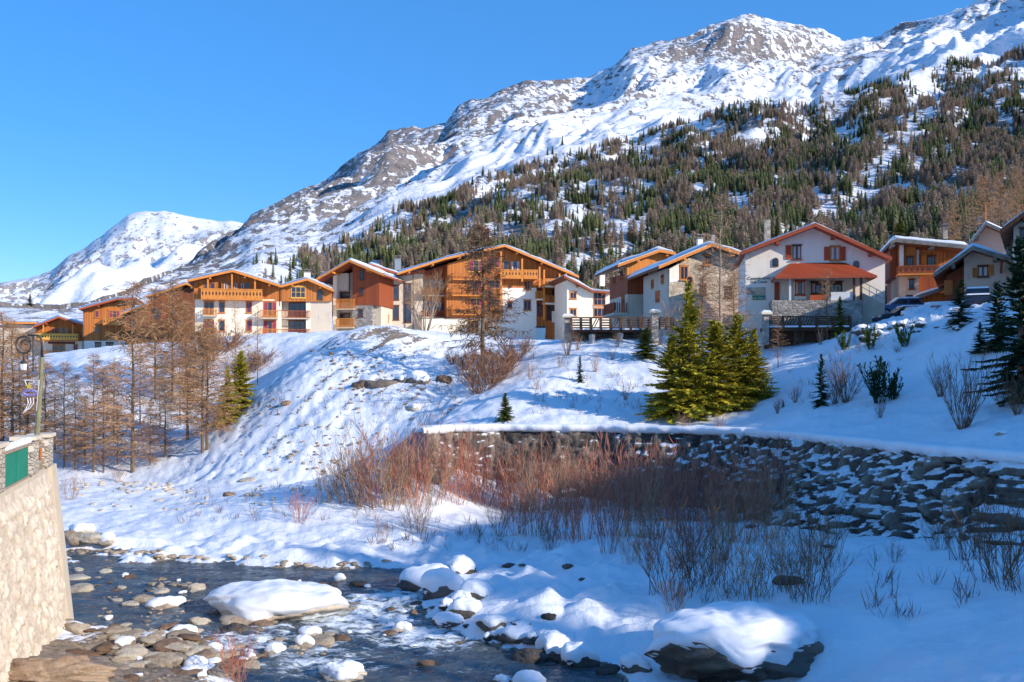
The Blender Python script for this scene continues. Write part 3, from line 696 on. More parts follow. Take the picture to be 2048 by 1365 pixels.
for i, (pa, pb, hgt, lb) in enumerate(((-50, 0, 1.12, 'layered stone parapet pillar cut by the left edge of the view'), (50, 76, 1.02, 'layered stone parapet pillar between green panel and wooden rails'), (82, 104, .95, 'layered stone parapet pillar at the far corner of the road wall'))):
    ta, tb = along(pa), along(pb); c = A0 + dirv * ((ta + tb) / 2)
    r = empty('parapet_pillar', (c.x, c.y, TOPZ), rz, label=lb, cat='pillar', group='stone pillars on the road wall')
    L_ = min((tb - ta) / 2, 0.5 if i else 2)
    m = MB(); m.box(-L_, L_, -.12, .42, 0, hgt); m.build('shaft', M['pillar_stone'], r)
    m = MB(); m.box(-L_ - .07, L_ + .07, -.2, .5, hgt + .003, hgt + .11); m.build('cap', M['coping'], r)
ta, tb = along(-2), along(50)
c = A0 + dirv * ta
r = empty('green_panel', (c.x, c.y, TOPZ), rz, label='bright green sheet panel hung on the road wall railing', cat='panel')
m = MB(); Lp = tb - ta
for j in range(4): m.box(j * Lp / 4 + .01, (j + 1) * Lp / 4 - .01, -.09 + .008 * (j % 2), -.05, .06, .88)
m.build('sheet', M['green_panel'], r)
m = MB(); m.box(-.1, Lp + .1, -.13, .03, .90, .98); m.box(-.1, Lp + .1, -.10, -.04, 0, .055); m.build('rail', M['bark_pale'], r)
m = MB()
for j in range(9):
    m.tube([(j * Lp / 8, -.05, .99), (j * Lp / 8 + .25, -.05, 1.06), (j * Lp / 8 + .5, -.05, 1.0)], [.06, .1, .05], 6)
m.build('snow', M['snowcap'], r)
ta, tb = along(76), along(84)
c = A0 + dirv * ta; r = empty('wooden_railing', (c.x, c.y, TOPZ), rz, label='short orange wooden railing between the two far pillars of the road wall', cat='railing')
Lp = max(tb - ta, .9)
m = MB(); m.tube([(-.05, 0, .22), (Lp, 0, .26)], [.06, .06], 7); m.tube([(-.05, 0, .72), (Lp, 0, .76)], [.06, .06], 7); m.build('rail', M['bark_pale'], r)
m = MB()
for j in range(6): m.box(j * Lp / 5, j * Lp / 5 + .07, .03, .08, .1, .85)
m.build('picket', M['wood'], r)
# road edge behind the wall: snow bank
m_ = MB()
gxx, gyy = np.meshgrid(np.linspace(0, Lw - .4, 60), np.linspace(-7.9, -.5, 24), indexing='ij')
zz = TOPZ + .02 + .25 * np.clip(fbm(gxx / 1.5, gyy / 1.5, 3, 6) + .3, 0, 1)
PX = A0.x + dirv.x * gxx + nrm.x * gyy; PY = A0.y + dirv.y * gxx + nrm.y * gyy
me = np_mesh('road_snow', np.stack([PX, PY, zz], -1).reshape(-1, 3), grid_faces(*gxx.shape)[:, ::-1]); set_attr(me, 'rock', zz * 0 + .05)
link('road_verge', me, None, M['snow'], kind='structure')

# ------------------------------------------------------------------ street lamp with scroll bracket and unlit light ornament
base = A0 + dirv * along(74) + nrm * -.9
base = Vector((at(73, 900, 31).x, 31.0, TOPZ))
r = empty('street_lamp', base, 0, label='dark scroll bracket street lamp with white lantern on an olive pole', cat='street lamp')
def lp(px, py, Y=31.0):
    p = at(px, py, Y); return (p.x - base.x, p.y - base.y, p.z - base.z)
m = MB(); m.tube([lp(73, 889), lp(79, 800), lp(84, 715)], [.085, .07, .055], 10); m.box(-.12, .12, -.12, .12, -.1, .25)
m.build('pole', M['olive_pole'], r)
m = MB()
m.tube([lp(84, 715), lp(84.5, 690), lp(82, 678), lp(76, 671), lp(68, 671), lp(56, 671)], [.05, .035, .03, .03, .028, .025], 8)
pts = []
for i in range(40):
    a = math.radians(20 + i * 13.0); rr = 15.5 * (1 - 0.72 * max(0, (i - 24)) / 16)
    pts.append(lp(47.5 + rr * math.cos(a), 690 - rr * math.sin(a) * 1.08 + max(0, i - 24) * .12))
m.tube(pts, [.028] * 40, 6)
m.tube([lp(66, 671), lp(66, 745)], [.022, .018], 6)
m.tube([lp(47, 706), lp(47, 722)], [.025, .025], 6)
m.build('bracket', M['iron'], r, smooth=True)
c = lp(47, 722); hd = empty  # lantern
m = MB(); s_ = 31 / F
cx, cy, cz = lp(47, 733)
m.lathe([(.05, cz + 12 * s_), (.10, cz + 9 * s_), (.135, cz + 5.2 * s_), (.02, cz + 5.0 * s_)], 6, (cx, cy)); m.build('lamp_hood', M['iron'], r)
m = MB(); m.lathe([(.118, cz + 5 * s_), (.085, cz - 7 * s_), (.03, cz - 8 * s_)], 6, (cx, cy)); m.build('lamp_glass', M['white_paint'], r)
r2 = empty('light_ornament', base + Vector(lp(77, 765)), 0, label='unlit white wire ornament with gold star and violet tinsel on the lamp pole', cat='ornament')
b2 = Vector(lp(77, 765))
def lq(px, py, dy=0): q = Vector(lp(px, py)) - b2; return (q.x, q.y - .05 + dy, q.z)
m = MB(); m.tube([lq(51, 761), lq(80, 761), lq(75, 822)], [.022, .022, .018], 6); m.tube([lq(51, 761), lq(55, 772)], [.015, .015], 5)
for sx in (0, 6, 12): m.tube([lq(56 + sx, 796), lq(58 + sx * .9, 806), lq(54 + sx * .6, 817), lq(48 + sx * .25, 826 - sx * .2)], [.016, .016, .016, .012], 5)
m.build('wire_frame', M['white_paint'], r2)
M['gold'] = simple('gold foil', (.62, .42, .06), .35, .2, 8); M['violet'] = simple('violet tinsel', (.25, .22, .48), .5, .3, 12)
m = MB(); p = []
for i in range(10):
    a = math.radians(90 + 36 * i); rr = 7.5 if i % 2 == 0 else 3; q = lq(60 + rr * math.cos(a), 773 - rr * math.sin(a)); p.append((q[0], q[2]))
m.prism(p[::-1], -.09, -.06); m.build('star', M['gold'], r2)
m = MB(); pts = [lq(62 + 13 * math.cos(a), 786 + 5 * math.sin(a)) for a in np.linspace(0, 2 * math.pi, 22)]
m.tube(pts, [.035 + .012 * (i % 2) for i in range(22)], 6)
m.build('tinsel_ring', M['violet'], r2)
# ------------------------------------------------------------------ buildings
class Bld:
    """a building whose main front is a plane; fronts are measured on that plane, then built to real depth"""
    def __init__(s, name, label, cat, px, py, Y, deg):
        s.o = at(px, py, Y); s.th = math.radians(deg)
        s.e = Vector((math.cos(s.th), math.sin(s.th), 0)); s.i = Vector((-math.sin(s.th), math.cos(s.th), 0))
        s.r = empty(name, s.o, s.th, label=label, cat=cat); s.n = 0
    def L(s, px, py, v=0.0):
        d = Vector(((px - 1024) / F, 1, -(py - HZ) / F)); C = Vector((0, 0, H)) - s.o
        t = (v - C.dot(s.i)) / d.dot(s.i); P = C + d * t
        return (P.dot(s.e), P.z)
    def P(s, pts, v=0.0): return [s.L(x, y, v) for x, y in pts]
    def wall(s, pts, mat, v=0.0, d=8.0, name='wall', **k):
        m = MB(); m.prism(s.P(pts, v)[::-1], v, v + d); return m.build(name, M[mat], s.r, **k)
    def rect(s, x0, y0, x1, y1, v=0.0):
        a = s.L(x0, y1, v); b = s.L(x1, y0, v); return min(a[0], b[0]), max(a[0], b[0]), min(a[1], b[1]), max(a[1], b[1])
    def win(s, x0, y0, x1, y1, mat='frame', v=0.0, cols=2, rows=1, gl='glass', cur=None, sill=True, box=None):
        u0, u1, w0, w1 = box or s.rect(x0, y0, x1, y1, v); f = min(.09, (u1 - u0) * .1); m = MB(); a, b = v - .07, v + .02
        m.box(u0, u0 + f, a, b, w0, w1); m.box(u1 - f, u1, a, b, w0, w1); m.box(u0 + f, u1 - f, a, b, w1 - f, w1); m.box(u0 + f, u1 - f, a, b, w0, w0 + f)
        for i in range(1, cols):
            c = u0 + (u1 - u0) * i / cols; m.box(c - f * .4, c + f * .4, a + .015, b, w0 + f, w1 - f)
        for i in range(1, rows):
            c = w0 + (w1 - w0) * i / rows; m.box(u0 + f, u1 - f, a + .022, b, c - f * .35, c + f * .35)
        o = m.build('window', M[mat], s.r)
        m = MB(); m.box(u0 + f * .5, u1 - f * .5, v - .03, v - .006, w0 + f * .5, w1 - f * .5); m.build('pane', M[gl], o)
        if sill:
            m = MB(); m.box(u0 - .08, u1 + .08, v - .16, v - .001, w0 - .10, w0 - .004); m.build('sill', M[mat], o); m = MB(); m.box(u0 - .08, u1 + .08, v - .10, v - .002, w1 + .004, w1 + .12); m.build('lintel', M[mat], o)
        if cur:
            n = 5
            for side in (0, 1):
                m = MB()
                for j in range(n):
                    q0 = (u0 + f) if side == 0 else (u1 - f - (u1 - u0) * .26); st = (u1 - u0) * .26 / n
                    m.box(q0 + j * st, q0 + j * st + st, v - .045 - .008 * (j % 2), v - .033, w0 + f, w1 - f)
                m.build('curtain', M[cur], o)
        return o
    def shutter(s, x0, y0, x1, y1, mat='shutter', v=0.0):
        u0, u1, w0, w1 = s.rect(x0, y0, x1, y1, v); m = MB(); m.box(u0, u1, v - .07, v - .002, w0, w1)
        for q in (.2, .78): m.box(u0 + .02, u1 - .02, v - .095, v - .071, w0 + (w1 - w0) * q, w0 + (w1 - w0) * q + .08)
        m.build('shutter', M[mat], s.r)
    def arch(s, x0, y0, x1, y1, mat='frame_d', v=0.0):
        u0, u1, w0, w1 = s.rect(x0, y0, x1, y1, v); r = (u1 - u0) / 2; c = (u0 + u1) / 2
        def pl(r, w0, q): return [(c - r, w0), (c + r, w0)] + [(c + r * math.cos(a), w1 - (u1 - u0) / 2 + r * math.sin(a)) for a in np.linspace(0, math.pi, 9)]
        m = MB(); m.prism(pl(r, w0, 0), v - .08, v - .002); o = m.build('window', M[mat], s.r)
        m = MB(); m.prism(pl(r * .74, w0 + .1, 0), v - .10, v - .081); m.box(c - .03, c + .03, v - .12, v - .101, w0 + .1, w1 - .15); m.build('pane', M['glass'], o)
    def balcony(s, x0, y0, x1, y1, mat='wood_light', d=1.4, v=0.0, solid=False, slab='beam', sides=True, under=True, snow=False):
        """x0..x1 and the rail top y0 / slab bottom y1 as seen on the rail's own plane"""
        vf = v - d; u0, u1, w0, w1 = s.rect(x0, y0, x1, y1, vf); m = MB()
        sl = .16; b = w0 + sl
        m.box(u0, u1, vf, v - .002, w0, b - .002); o = m.build('balcony', M[slab], s.r)
        m = MB(); m.box(u0 - .03, u1 + .03, vf - .05, vf + .05, w1 - .09, w1); m.box(u0, u1, vf - .02, vf + .03, b, b + .08)
        n = max(2, int((u1 - u0) / .16)); 
        if solid:
            m.box(u0, u1, vf - .005, vf + .02, b + .082, w1 - .092)
            nn = max(2, int((u1 - u0) / .42))
            for j in range(nn):
                c = u0 + (j + .5) * (u1 - u0) / nn; h = (w1 - b) * .24; q = (w1 + b) / 2
                m.prism([(c - .13, q), (c, q - h), (c + .13, q), (c, q + h)], vf - .03, vf - .006, 1)
            m.box(u0, u1, vf - .04, vf - .006, w1 - .2, w1 - .14)
        else:
            for j in range(n + 1):
                c = u0 + j * (u1 - u0) / n; m.box(c - .035, c + .035, vf - .012, vf + .018, b + .082, w1 - .092)
        if sides:
            for u in (u0, u1):
                m.box(u - .03, u + .03, vf + .052, v - .003, w1 - .08, w1 - .01)
                k = max(2, int(d / .18))
                for j in range(1, k): m.box(u - .015, u + .015, vf + d * j / k - .03, vf + d * j / k + .03, b, w1 - .082)
        m.build('railing', [M[mat], M['frame_d']], o)
        if snow:
            m = MB(); m.box(u0 - .02, u1 + .02, vf - .06, vf + .06, w1 + .001, w1 + .09); m.build('snow', M['snowcap'], o)
        return o
    def post(s, px, y0, y1, mat='beam', v=0.0, wd=.2):
        a = s.L(px, y1, v); b = s.L(px, y0, v); m = MB(); m.box(a[0] - wd / 2, a[0] + wd / 2, v - wd / 2, v + wd / 2, a[1], b[1]); m.build('post', M[mat], s.r)
    def roof(s, pts, v=-1.3, d=11.0, th=.26, mat='beam', snow=.42, back=None, purl=True, snowx=None, under='soffit'):
        """pts: front edge line of the roof from left eave over ridge(s) to right eave, seen on plane v"""
        P = s.P(pts, v); n = len(P)
        m = MB()
        m.prism(P[::-1] + [(a, b - th * 1.15) for a, b in P], v, v + .10); rf = m.build('roof', M[mat], s.r)
        m = MB(); m.prism([(a, b - .02) for a, b in P][::-1] + [(a, b - th) for a, b in P], v + .101, v + d); m.build('roof_deck', M[under], rf)
        if snow:
            SN = []; k = 14
            for i in range(n - 1):
                for j in range(k + (i == n - 2)):
                    t = j / k; SN.append((P[i][0] * (1 - t) + P[i + 1][0] * t, P[i][1] * (1 - t) + P[i + 1][1] * t))
            SN = np.array(SN); U = np.linspace(0, 1, 26); vs = v + .12 + U * (d - .14)
            top = []; X = SN[:, 0]
            q = s.n * 7 + s.o.x
            hgt = snow * (0.8 + 0.35 * fbm(X[:, None] / 3 + q, vs[None, :] / 3, 3, 12)) * np.minimum(1, .15 + (vs - vs[0])[None, :] / .5)
            ed = np.minimum(X - X[0], X[-1] - X); hgt = hgt * np.clip(.25 + ed / .35, 0, 1)[:, None]
            if snowx is not None:
                hgt = hgt * sstep(-.25, .15, fbm(X[:, None] / 2.2 + 3 * q, vs[None, :] / 1.5, 3, 15) + snowx)
            A = np.stack([X[:, None] + 0 * vs[None, :], vs[None, :] + 0 * X[:, None], SN[:, 1][:, None] + hgt + .004], -1)
            Bm = A.copy(); Bm[..., 2] = (SN[:, 1] + .003)[:, None]
            nr, nc = A.shape[:2]; V = np.concatenate([A.reshape(-1, 3), Bm.reshape(-1, 3)]); Fc = [grid_faces(nr, nc)[:, ::-1]]; o_ = nr * nc
            def strip(ids): ids = np.array(ids); return np.stack([ids[:-1], ids[1:], ids[1:] + o_, ids[:-1] + o_], -1)
            Fc += [strip([i * nc for i in range(nr)]), strip([i * nc + nc - 1 for i in range(nr)]), strip(list(range(nc))), strip([(nr - 1) * nc + j for j in range(nc)])]
            me = np_mesh('roof_snow', V, np.concatenate(Fc)); link('snow', me, rf, M['snowcap'])
        if purl:
            m = MB()
            for i in range(n - 1):
                a, b = P[i], P[i + 1]; L_ = math.hypot(b[0] - a[0], b[1] - a[1]); kk = max(1, int(L_ / 3.2))
                for j in range(kk):
                    t = (j + .5) / kk; x = a[0] * (1 - t) + b[0] * t; z = a[1] * (1 - t) + b[1] * t - th - .02
                    m.box(x - .12, x + .12, v + .16, 0.3, z - .26, z - .03)
            m.build('purlin', M[mat], s.r)
        s.n += 1
        return rf
    def box(s, x0, y0, x1, y1, mat, v0=0.0, v1=.1, name='panel', **k):
        u0, u1, w0, w1 = s.rect(x0, y0, x1, y1, v0); m = MB(); m.box(u0, u1, v0, v1, w0, w1); return m.build(name, M[mat], s.r, **k)
    def chimney(s, x0, y0, x1, y1, v=4.0, mat='plaster', cap=True, pots=0):
        u0, u1, w0, w1 = s.rect(x0, y0, x1, y1, v); m = MB(); m.box(u0, u1, v, v + (u1 - u0), w0, w1)
        o = m.build('chimney', M[mat], s.r)
        if cap:
            m = MB(); m.box(u0 - .12, u1 + .12, v - .12, v + (u1 - u0) + .12, w1 + .002, w1 + .12)
            for q in (u0 + .05, u1 - .15): m.box(q, q + .1, v + .05, v + .15, w1 + .121, w1 + .35)
            m.box(u0 - .1, u1 + .1, v - .1, v + (u1 - u0) + .1, w1 + .351, w1 + .45); m.build('cap', M['lauze'], o)
    def sidewin(s, u, v0, v1, w0, w1, mat='frame_d'):
        """window in the left side wall at local x = u"""
        m = MB(); f = .07
        m.box(u - .06, u - .002, v0, v0 + f, w0, w1); m.box(u - .06, u - .002, v1 - f, v1, w0, w1); m.box(u - .06, u - .002, v0 + f, v1 - f, w1 - f, w1); m.box(u - .06, u - .002, v0 + f, v1 - f, w0, w0 + f)
        m.box(u - .05, u - .002, (v0 + v1) / 2 - .03, (v0 + v1) / 2 + .03, w0 + f, w1 - f); o = m.build('window', M[mat], s.r)
        m = MB(); m.box(u - .03, u - .004, v0 + f * .5, v1 - f * .5, w0 + f * .5, w1 - f * .5); m.build('pane', M['glass'], o)

# ---- small chalet at the far left
b = Bld('chalet', 'small orange chalet with yellow carved balcony, lowest at the far left', 'chalet', 117, 728, 165, 12)
b.wall([(0, 650), (84, 650), (84, 735), (0, 735)], 'plaster_g', v=1.5, d=7)
b.wall([(84, 684), (166, 672), (166, 745), (84, 745)], 'plaster', d=8)
b.wall([(72, 654), (117, 636), (165, 652), (165, 683), (72, 683)], 'wood', v=-.02, d=8)
b.roof([(0, 644), (74, 645)], v=.5, d=9, purl=False)
b.roof([(66, 653), (117, 633), (170, 651)], v=-1.9, d=11, mat='red_trim')
b.win(104, 656, 114, 667, cols=1, cur='curtain_r', v=-.02); b.win(117, 656, 126, 667, cols=1, v=-.02); b.win(129, 656, 137, 667, cols=1, v=-.02)
b.balcony(71, 668, 156, 681, 'frame_y', d=1.5, solid=True)
b.post(87, 647, 684, v=-1.4); b.post(146, 647, 684, v=-1.4); b.post(86, 684, 740, v=-1.4)
b.win(105, 690, 117, 712, cols=1, rows=1); b.win(118, 690, 130, 712, cols=1); b.win(147, 690, 155, 704, cols=1, cur='curtain_r')
b.balcony(88, 702, 131, 715, 'wood_light', d=1.2)
b.box(96, 684, 150, 688, 'frame_d', -.05, -.004, 'lintel')

# ---- tall boarded house left
b = Bld('boarded_house', 'tall orange boarded house with single pitched roof right of the lowest chalet', 'house', 205, 700, 160, 14)
b.wall([(166, 681), (256, 681), (256, 715), (166, 715)], 'plaster_w', d=9)
b.wall([(166, 617), (256, 600), (256, 682), (166, 682)], 'wood', v=-.02, d=9)
b.roof([(158, 617), (235, 597), (272, 596)], v=-1.6, d=12, mat='red_trim')
b.win(190, 622, 198, 635, cols=1, v=-.02, cur='curtain_r'); b.win(218, 622, 240, 636, cols=3, v=-.02, cur='curtain_r'); b.win(188, 654, 197, 667, cols=1, v=-.02)
b.balcony(206, 638, 241, 651, 'wood_light', d=1.3, v=-.02, solid=True)
b.win(190, 686, 202, 700, 'frame_d', cols=2); b.win(212, 686, 226, 700, 'frame_d', cols=2); b.post(166, 650, 715, 'iron', v=-.2, wd=.12)

# ---- stepped brown house behind the larches
b = Bld('stepped_house', 'brown boarded house with three stepped snowy roofs half hidden by larches', 'house', 320, 690, 152, 10)
b.wall([(250, 634), (292, 616), (292, 700), (250, 700)], 'soffit', d=8)
b.wall([(292, 605), (330, 586), (330, 700), (292, 700)], 'wood_dark', v=.6, d=8)
b.wall([(330, 592), (386, 570), (386, 700), (330, 700)], 'soffit', v=1.2, d=8)
b.roof([(240, 627), (298, 607)], v=-1, d=9); b.roof([(292, 592), (336, 579)], v=-.5, d=9); b.roof([(322, 583), (372, 566), (394, 574)], v=.2, d=9)
b.win(304, 617, 322, 640, 'frame_d', v=.6, cols=2); b.win(343, 617, 352, 628, 'frame_d', v=1.2, cols=1); b.win(352, 640, 364, 655, 'frame_d', v=1.2); b.win(262, 640, 272, 652, 'frame_d', cols=1)
b.balcony(304, 640, 345, 652, 'soffit', d=1.0, v=.5)

# ---- left apartment house: two gables
b = Bld('apartment_house', 'apartment house with twin wood gables over cream walls, left of centre', 'apartment house', 470, 690, 135, 12)
b.wall([(390, 598), (553, 592), (553, 700), (390, 700)], 'plaster', d=9)
b.wall([(388, 562), (464, 543), (553, 567), (553, 599), (388, 599)], 'wood', v=-.02, d=9)
b.wall([(620, 602), (664, 602), (664, 672), (620, 678)], 'plaster_g', v=.4, d=9)  # grey render puts the neighbouring house's shadow into this wall's colour
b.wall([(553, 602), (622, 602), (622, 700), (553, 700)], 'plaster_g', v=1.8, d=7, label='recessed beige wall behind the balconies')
b.wall([(550, 571), (562, 570), (615, 557), (664, 575), (664, 603), (550, 603)], 'wood', v=-.05, d=9)
b.roof([(374, 560), (465, 540), (563, 571)], v=-1.9, d=12)
b.roof([(556, 573), (614, 557), (668, 580)], v=-1.0, d=11)
for x0, x1, c in ((409, 417, None), (420, 430, None), (447, 456, 'curtain_w'), (459, 466, None), (468, 475, 'curtain_w'), (481, 489, 'curtain_w'), (491, 500, None)):
    b.win(x0, 566, x1, 580, cols=1, v=-.02, cur=c, sill=False)
b.balcony(402, 579, 524, 599, 'wood_light', d=1.6, solid=True)
for p in (416, 464, 510): b.post(p, 548 + abs(p - 464) * .22, 600, v=-1.5)
b.box(388, 577, 402, 598, 'wood', -.5, -.03, 'panel')
b.win(582, 574, 611, 596, 'frame_y', cols=3, rows=2, v=-.05); b.arch(634, 580, 646, 601, 'frame_d', v=-.05)
for y in (604, 641):
    b.win(408, y, 428, y + 27, cols=2, cur='curtain_r' if y > 620 else None); b.win(438, y, 450, y + 22, cols=1); b.win(492, y, 504, y + 22, cols=1, cur='curtain_r')
    b.win(527, y, 553, y + 27, cols=3, cur='curtain_r'); b.win(577, y + 1, 611, y + 28, 'frame_d', cols=3, v=1.8)
b.balcony(406, 618, 433, 633, 'wood_light', d=1.2, slab='concrete'); b.balcony(406, 656, 432, 671, 'wood_light', d=1.2, slab='concrete')
b.balcony(520, 621, 555, 638, 'wood_light', d=1.5, slab='concrete'); b.balcony(520, 658, 555, 675, 'wood_light', d=1.5, slab='concrete')
b.balcony(556, 622, 620, 638, 'wood_dark', d=.15, v=.2, slab='concrete', sides=False); b.balcony(556, 659, 620, 675, 'wood_dark', d=.15, v=.2, slab='concrete', sides=False)  # dark boards put the shade of the recess into these rails
b.box(553, 602, 563, 700, 'plaster', 0.003, 1.79, 'pier'); b.box(612, 602, 621, 700, 'plaster', 0.35, 1.79, 'pier'); b.win(438, 677, 449, 684, cols=1)
b.chimney(608, 545, 621, 562, v=3.5, mat='plaster_w'); b.chimney(388, 540, 396, 556, v=5, mat='metal')
b.post(564, 575, 610, 'iron', v=-.3, wd=.1)

# ---- centre apartment house: left wing facing left, link, main gable
b = Bld('gabled_wing', 'grey shaded wing with stone base and deep eaves beside the twin gabled house', 'apartment house', 705, 690, 141, -10)
b.wall([(671, 556), (705, 545), (705, 700), (671, 700)], 'plaster_g', v=1.6, d=9)  # grey render on the wing carries its shade in the colour
b.wall([(666, 553), (673, 549), (673, 700), (666, 700)], 'plaster', v=.1, d=1.4)
b.wall([(675, 547), (697, 547), (697, 582), (675, 582)], 'plaster_g', v=.9, d=2)
b.wall([(705, 611), (745, 611), (745, 700), (705, 700)], 'stone', d=8)
b.wall([(705, 524), (745, 538), (758, 545), (758, 611), (705, 611)], 'wood_dark', v=-.03, d=8)
b.wall([(745, 560), (762, 560), (762, 700), (745, 700)], 'plaster_g', v=1.5, d=6)
b.roof([(631, 558), (698, 520), (768, 549)], v=-2.4, d=13, under='wood_dark')
b.win(720, 542, 727, 560, 'frame_d', cols=1, v=-.03); b.win(720, 578, 727, 590, 'frame_d', cols=1, v=-.03); b.win(717, 620, 726, 634, 'frame_d', cols=1)
b.win(678, 586, 700, 604, 'frame_d', cols=2, v=1.6); b.win(678, 628, 700, 648, 'frame_d', cols=2, v=1.6)
b.balcony(673, 598, 707, 620, 'wood_light', d=1.2, slab='concrete', v=.6); b.balcony(673, 637, 706, 657, 'wood_light', d=1.2, slab='concrete', v=.6)
b.win(678, 664, 700, 680, 'frame', cols=3, v=1.6)

b = Bld('gabled_apartments', 'large central apartment house with wide orange gable and tiers of balconies', 'apartment house', 1000, 690, 148, 12)
LV = -4.5
b.wall([(752, 548), (846, 548), (846, 700), (752, 700)], 'plaster_g', v=LV + 7.0, d=6)  # pale link wall greyed in its colour to stand for shade
b.wall([(845, 545), (905, 525), (905, 700), (845, 700)], 'wood_dark', v=2.6, d=8)
b.wall([(895, 528), (1010, 494), (1140, 548), (1140, 576), (895, 576)], 'wood', v=-.03, d=12)
b.wall([(893, 576), (1005, 576), (1005, 636), (893, 636)], 'wood', v=-.04, d=12)
b.wall([(1005, 558), (1073, 560), (1073, 700), (1005, 700)], 'plaster_w', d=12)
b.wall([(845, 638), (1005, 636), (1005, 700), (845, 700)], 'plaster', v=.02, d=12)
b.wall([(1073, 560), (1140, 560), (1140, 700), (1073, 700)], 'wood', v=1.6, d=10)
b.wall([(1118, 552), (1141, 556), (1141, 575), (1118, 575)], 'wood', v=-.5, d=2.0)
b.wall([(1121, 580), (1140, 580), (1140, 606), (1121, 606)], 'wood', v=-.2, d=1.7)
b.roof([(795, 546), (890, 516), (1010, 490), (1158, 552)], v=-2.0, d=15)
b.roof([(738, 527), (800, 548), (850, 540)], v=LV + 5.6, d=9, mat='red_trim', purl=False)
for x, y0, y1 in ((786, 572, 600), (786, 612, 640)): b.win(x, y0, x + 12, y1, 'frame_d', cols=1, v=LV + 7)
for x, y0, y1 in ((807, 568, 604), (807, 609, 645), ): b.win(x, y0, x + 16, y1, 'frame_d', cols=1, v=LV + 7)
b.win(757, 576, 774, 596, 'frame_d', v=LV + 7); b.win(757, 616, 774, 634, 'frame_d', v=LV + 7)
b.balcony(738, 592, 778, 612, 'wood', d=1.6, v=LV + 6.6, slab='concrete'); b.balcony(738, 630, 778, 648, 'wood_light', d=1.6, v=LV + 6.6, slab='concrete')
b.post(826, 545, 665, 'iron', v=1.5, wd=.14)
b.win(937, 521, 968, 544, 'frame_y', cols=3, rows=2, v=-.03, cur='curtain_r'); b.win(977, 515, 1000, 536, 'frame', cols=2, v=-.03, cur='curtain_r')
b.win(937, 557, 964, 588, 'frame_y', cols=3, v=-.04, cur='curtain_r'); b.win(979, 559, 1000, 577, 'frame', cols=2, v=-.04); b.win(940, 597, 966, 622, 'frame_y', cols=2, v=-.04, cur='curtain_r'); b.win(978, 598, 1000, 616, 'frame', cols=2, v=-.04)
b.win(1006, 522, 1018, 540, 'frame', cols=1, v=-.03); b.win(1020, 523, 1040, 541, 'frame', cols=2, v=-.03, cur='curtain_w')
b.balcony(906, 548, 1000, 560, 'wood', d=.8, solid=False); b.balcony(905, 578, 1003, 592, 'wood', d=1.0); b.balcony(905, 612, 1003, 630, 'wood', d=1.0)
b.balcony(1003, 540, 1042, 557, 'wood_light', d=1.5, solid=True); b.balcony(1047, 540, 1076, 558, 'wood_light', d=1.5, solid=True)
b.balcony(845, 580, 892, 592, 'wood_dark', d=1.2, v=2.6, slab='concrete'); b.balcony(845, 622, 892, 636, 'wood_dark', d=1.2, v=2.6, slab='concrete')
b.box(842, 560, 890, 576, 'glass', 2.55, 2.59, 'glazing'); b.box(842, 604, 890, 620, 'glass', 2.55, 2.59, 'glazing')
b.win(1047, 562, 1062, 581, cols=2); b.win(1047, 601, 1062, 621, cols=2); b.win(1015, 603, 1024, 616, 'red_trim', cols=1); b.win(934, 641, 957, 663, 'frame_y', cols=3, v=.02); b.win(966, 645, 980, 660, 'frame_y', cols=2, v=.02)
for p, y0, y1 in ((1002, 503, 636), (1044, 518, 564), (1079, 534, 576), (1088, 540, 640), (1119, 548, 616)): b.post(p, y0, y1, v=-1.4, wd=.24)
b.balcony(1089, 558, 1119, 574, 'wood_light', d=1.6, v=.1, solid=True, slab='plaster_w'); b.balcony(1074, 583, 1087, 600, 'wood_light', d=1.2, slab='plaster_w')
b.balcony(1089, 592, 1121, 608, 'wood', d=1.6, v=.1, slab='plaster_w'); b.balcony(1121, 594, 1140, 606, 'wood', d=1.4, v=.1, slab='plaster_w')
b.win(1094, 545, 1114, 557, v=1.6); b.win(1104, 580, 1116, 592, 'frame_d', v=1.6); b.win(1093, 612, 1120, 640, 'frame_d', cols=3, v=1.6); b.win(1124, 612, 1139, 628, 'frame_d', v=1.6); b.win(1074, 606, 1086, 632, 'red_trim', v=1.6)
b.box(1105, 623, 1115, 645, 'plaster_w', -1.0, -.6, 'notice_board'); b.chimney(919, 492, 924, 515, v=5, mat='iron', cap=False); b.chimney(790, 518, 802, 540, v=5, mat='metal')

# ---- little cream wing
b = Bld('cream_wing', 'small cream house with tall three-light windows right of the wide gable', 'house', 1180, 690, 140, 10)
b.wall([(1134, 558), (1185, 583), (1222, 585), (1222, 700), (1134, 700)], 'plaster', d=8)
b.roof([(1128, 551), (1186, 581), (1226, 584)], v=-1.0, d=12, mat='wood_dark')
b.win(1140, 585, 1153, 598, cols=2); b.win(1140, 618, 1153, 632, cols=2); b.win(1187, 586, 1211, 611, cols=3, rows=2); b.win(1187, 617, 1211, 634, cols=3)
b.chimney(1201, 550, 1210, 572, v=6, mat='plaster_w')

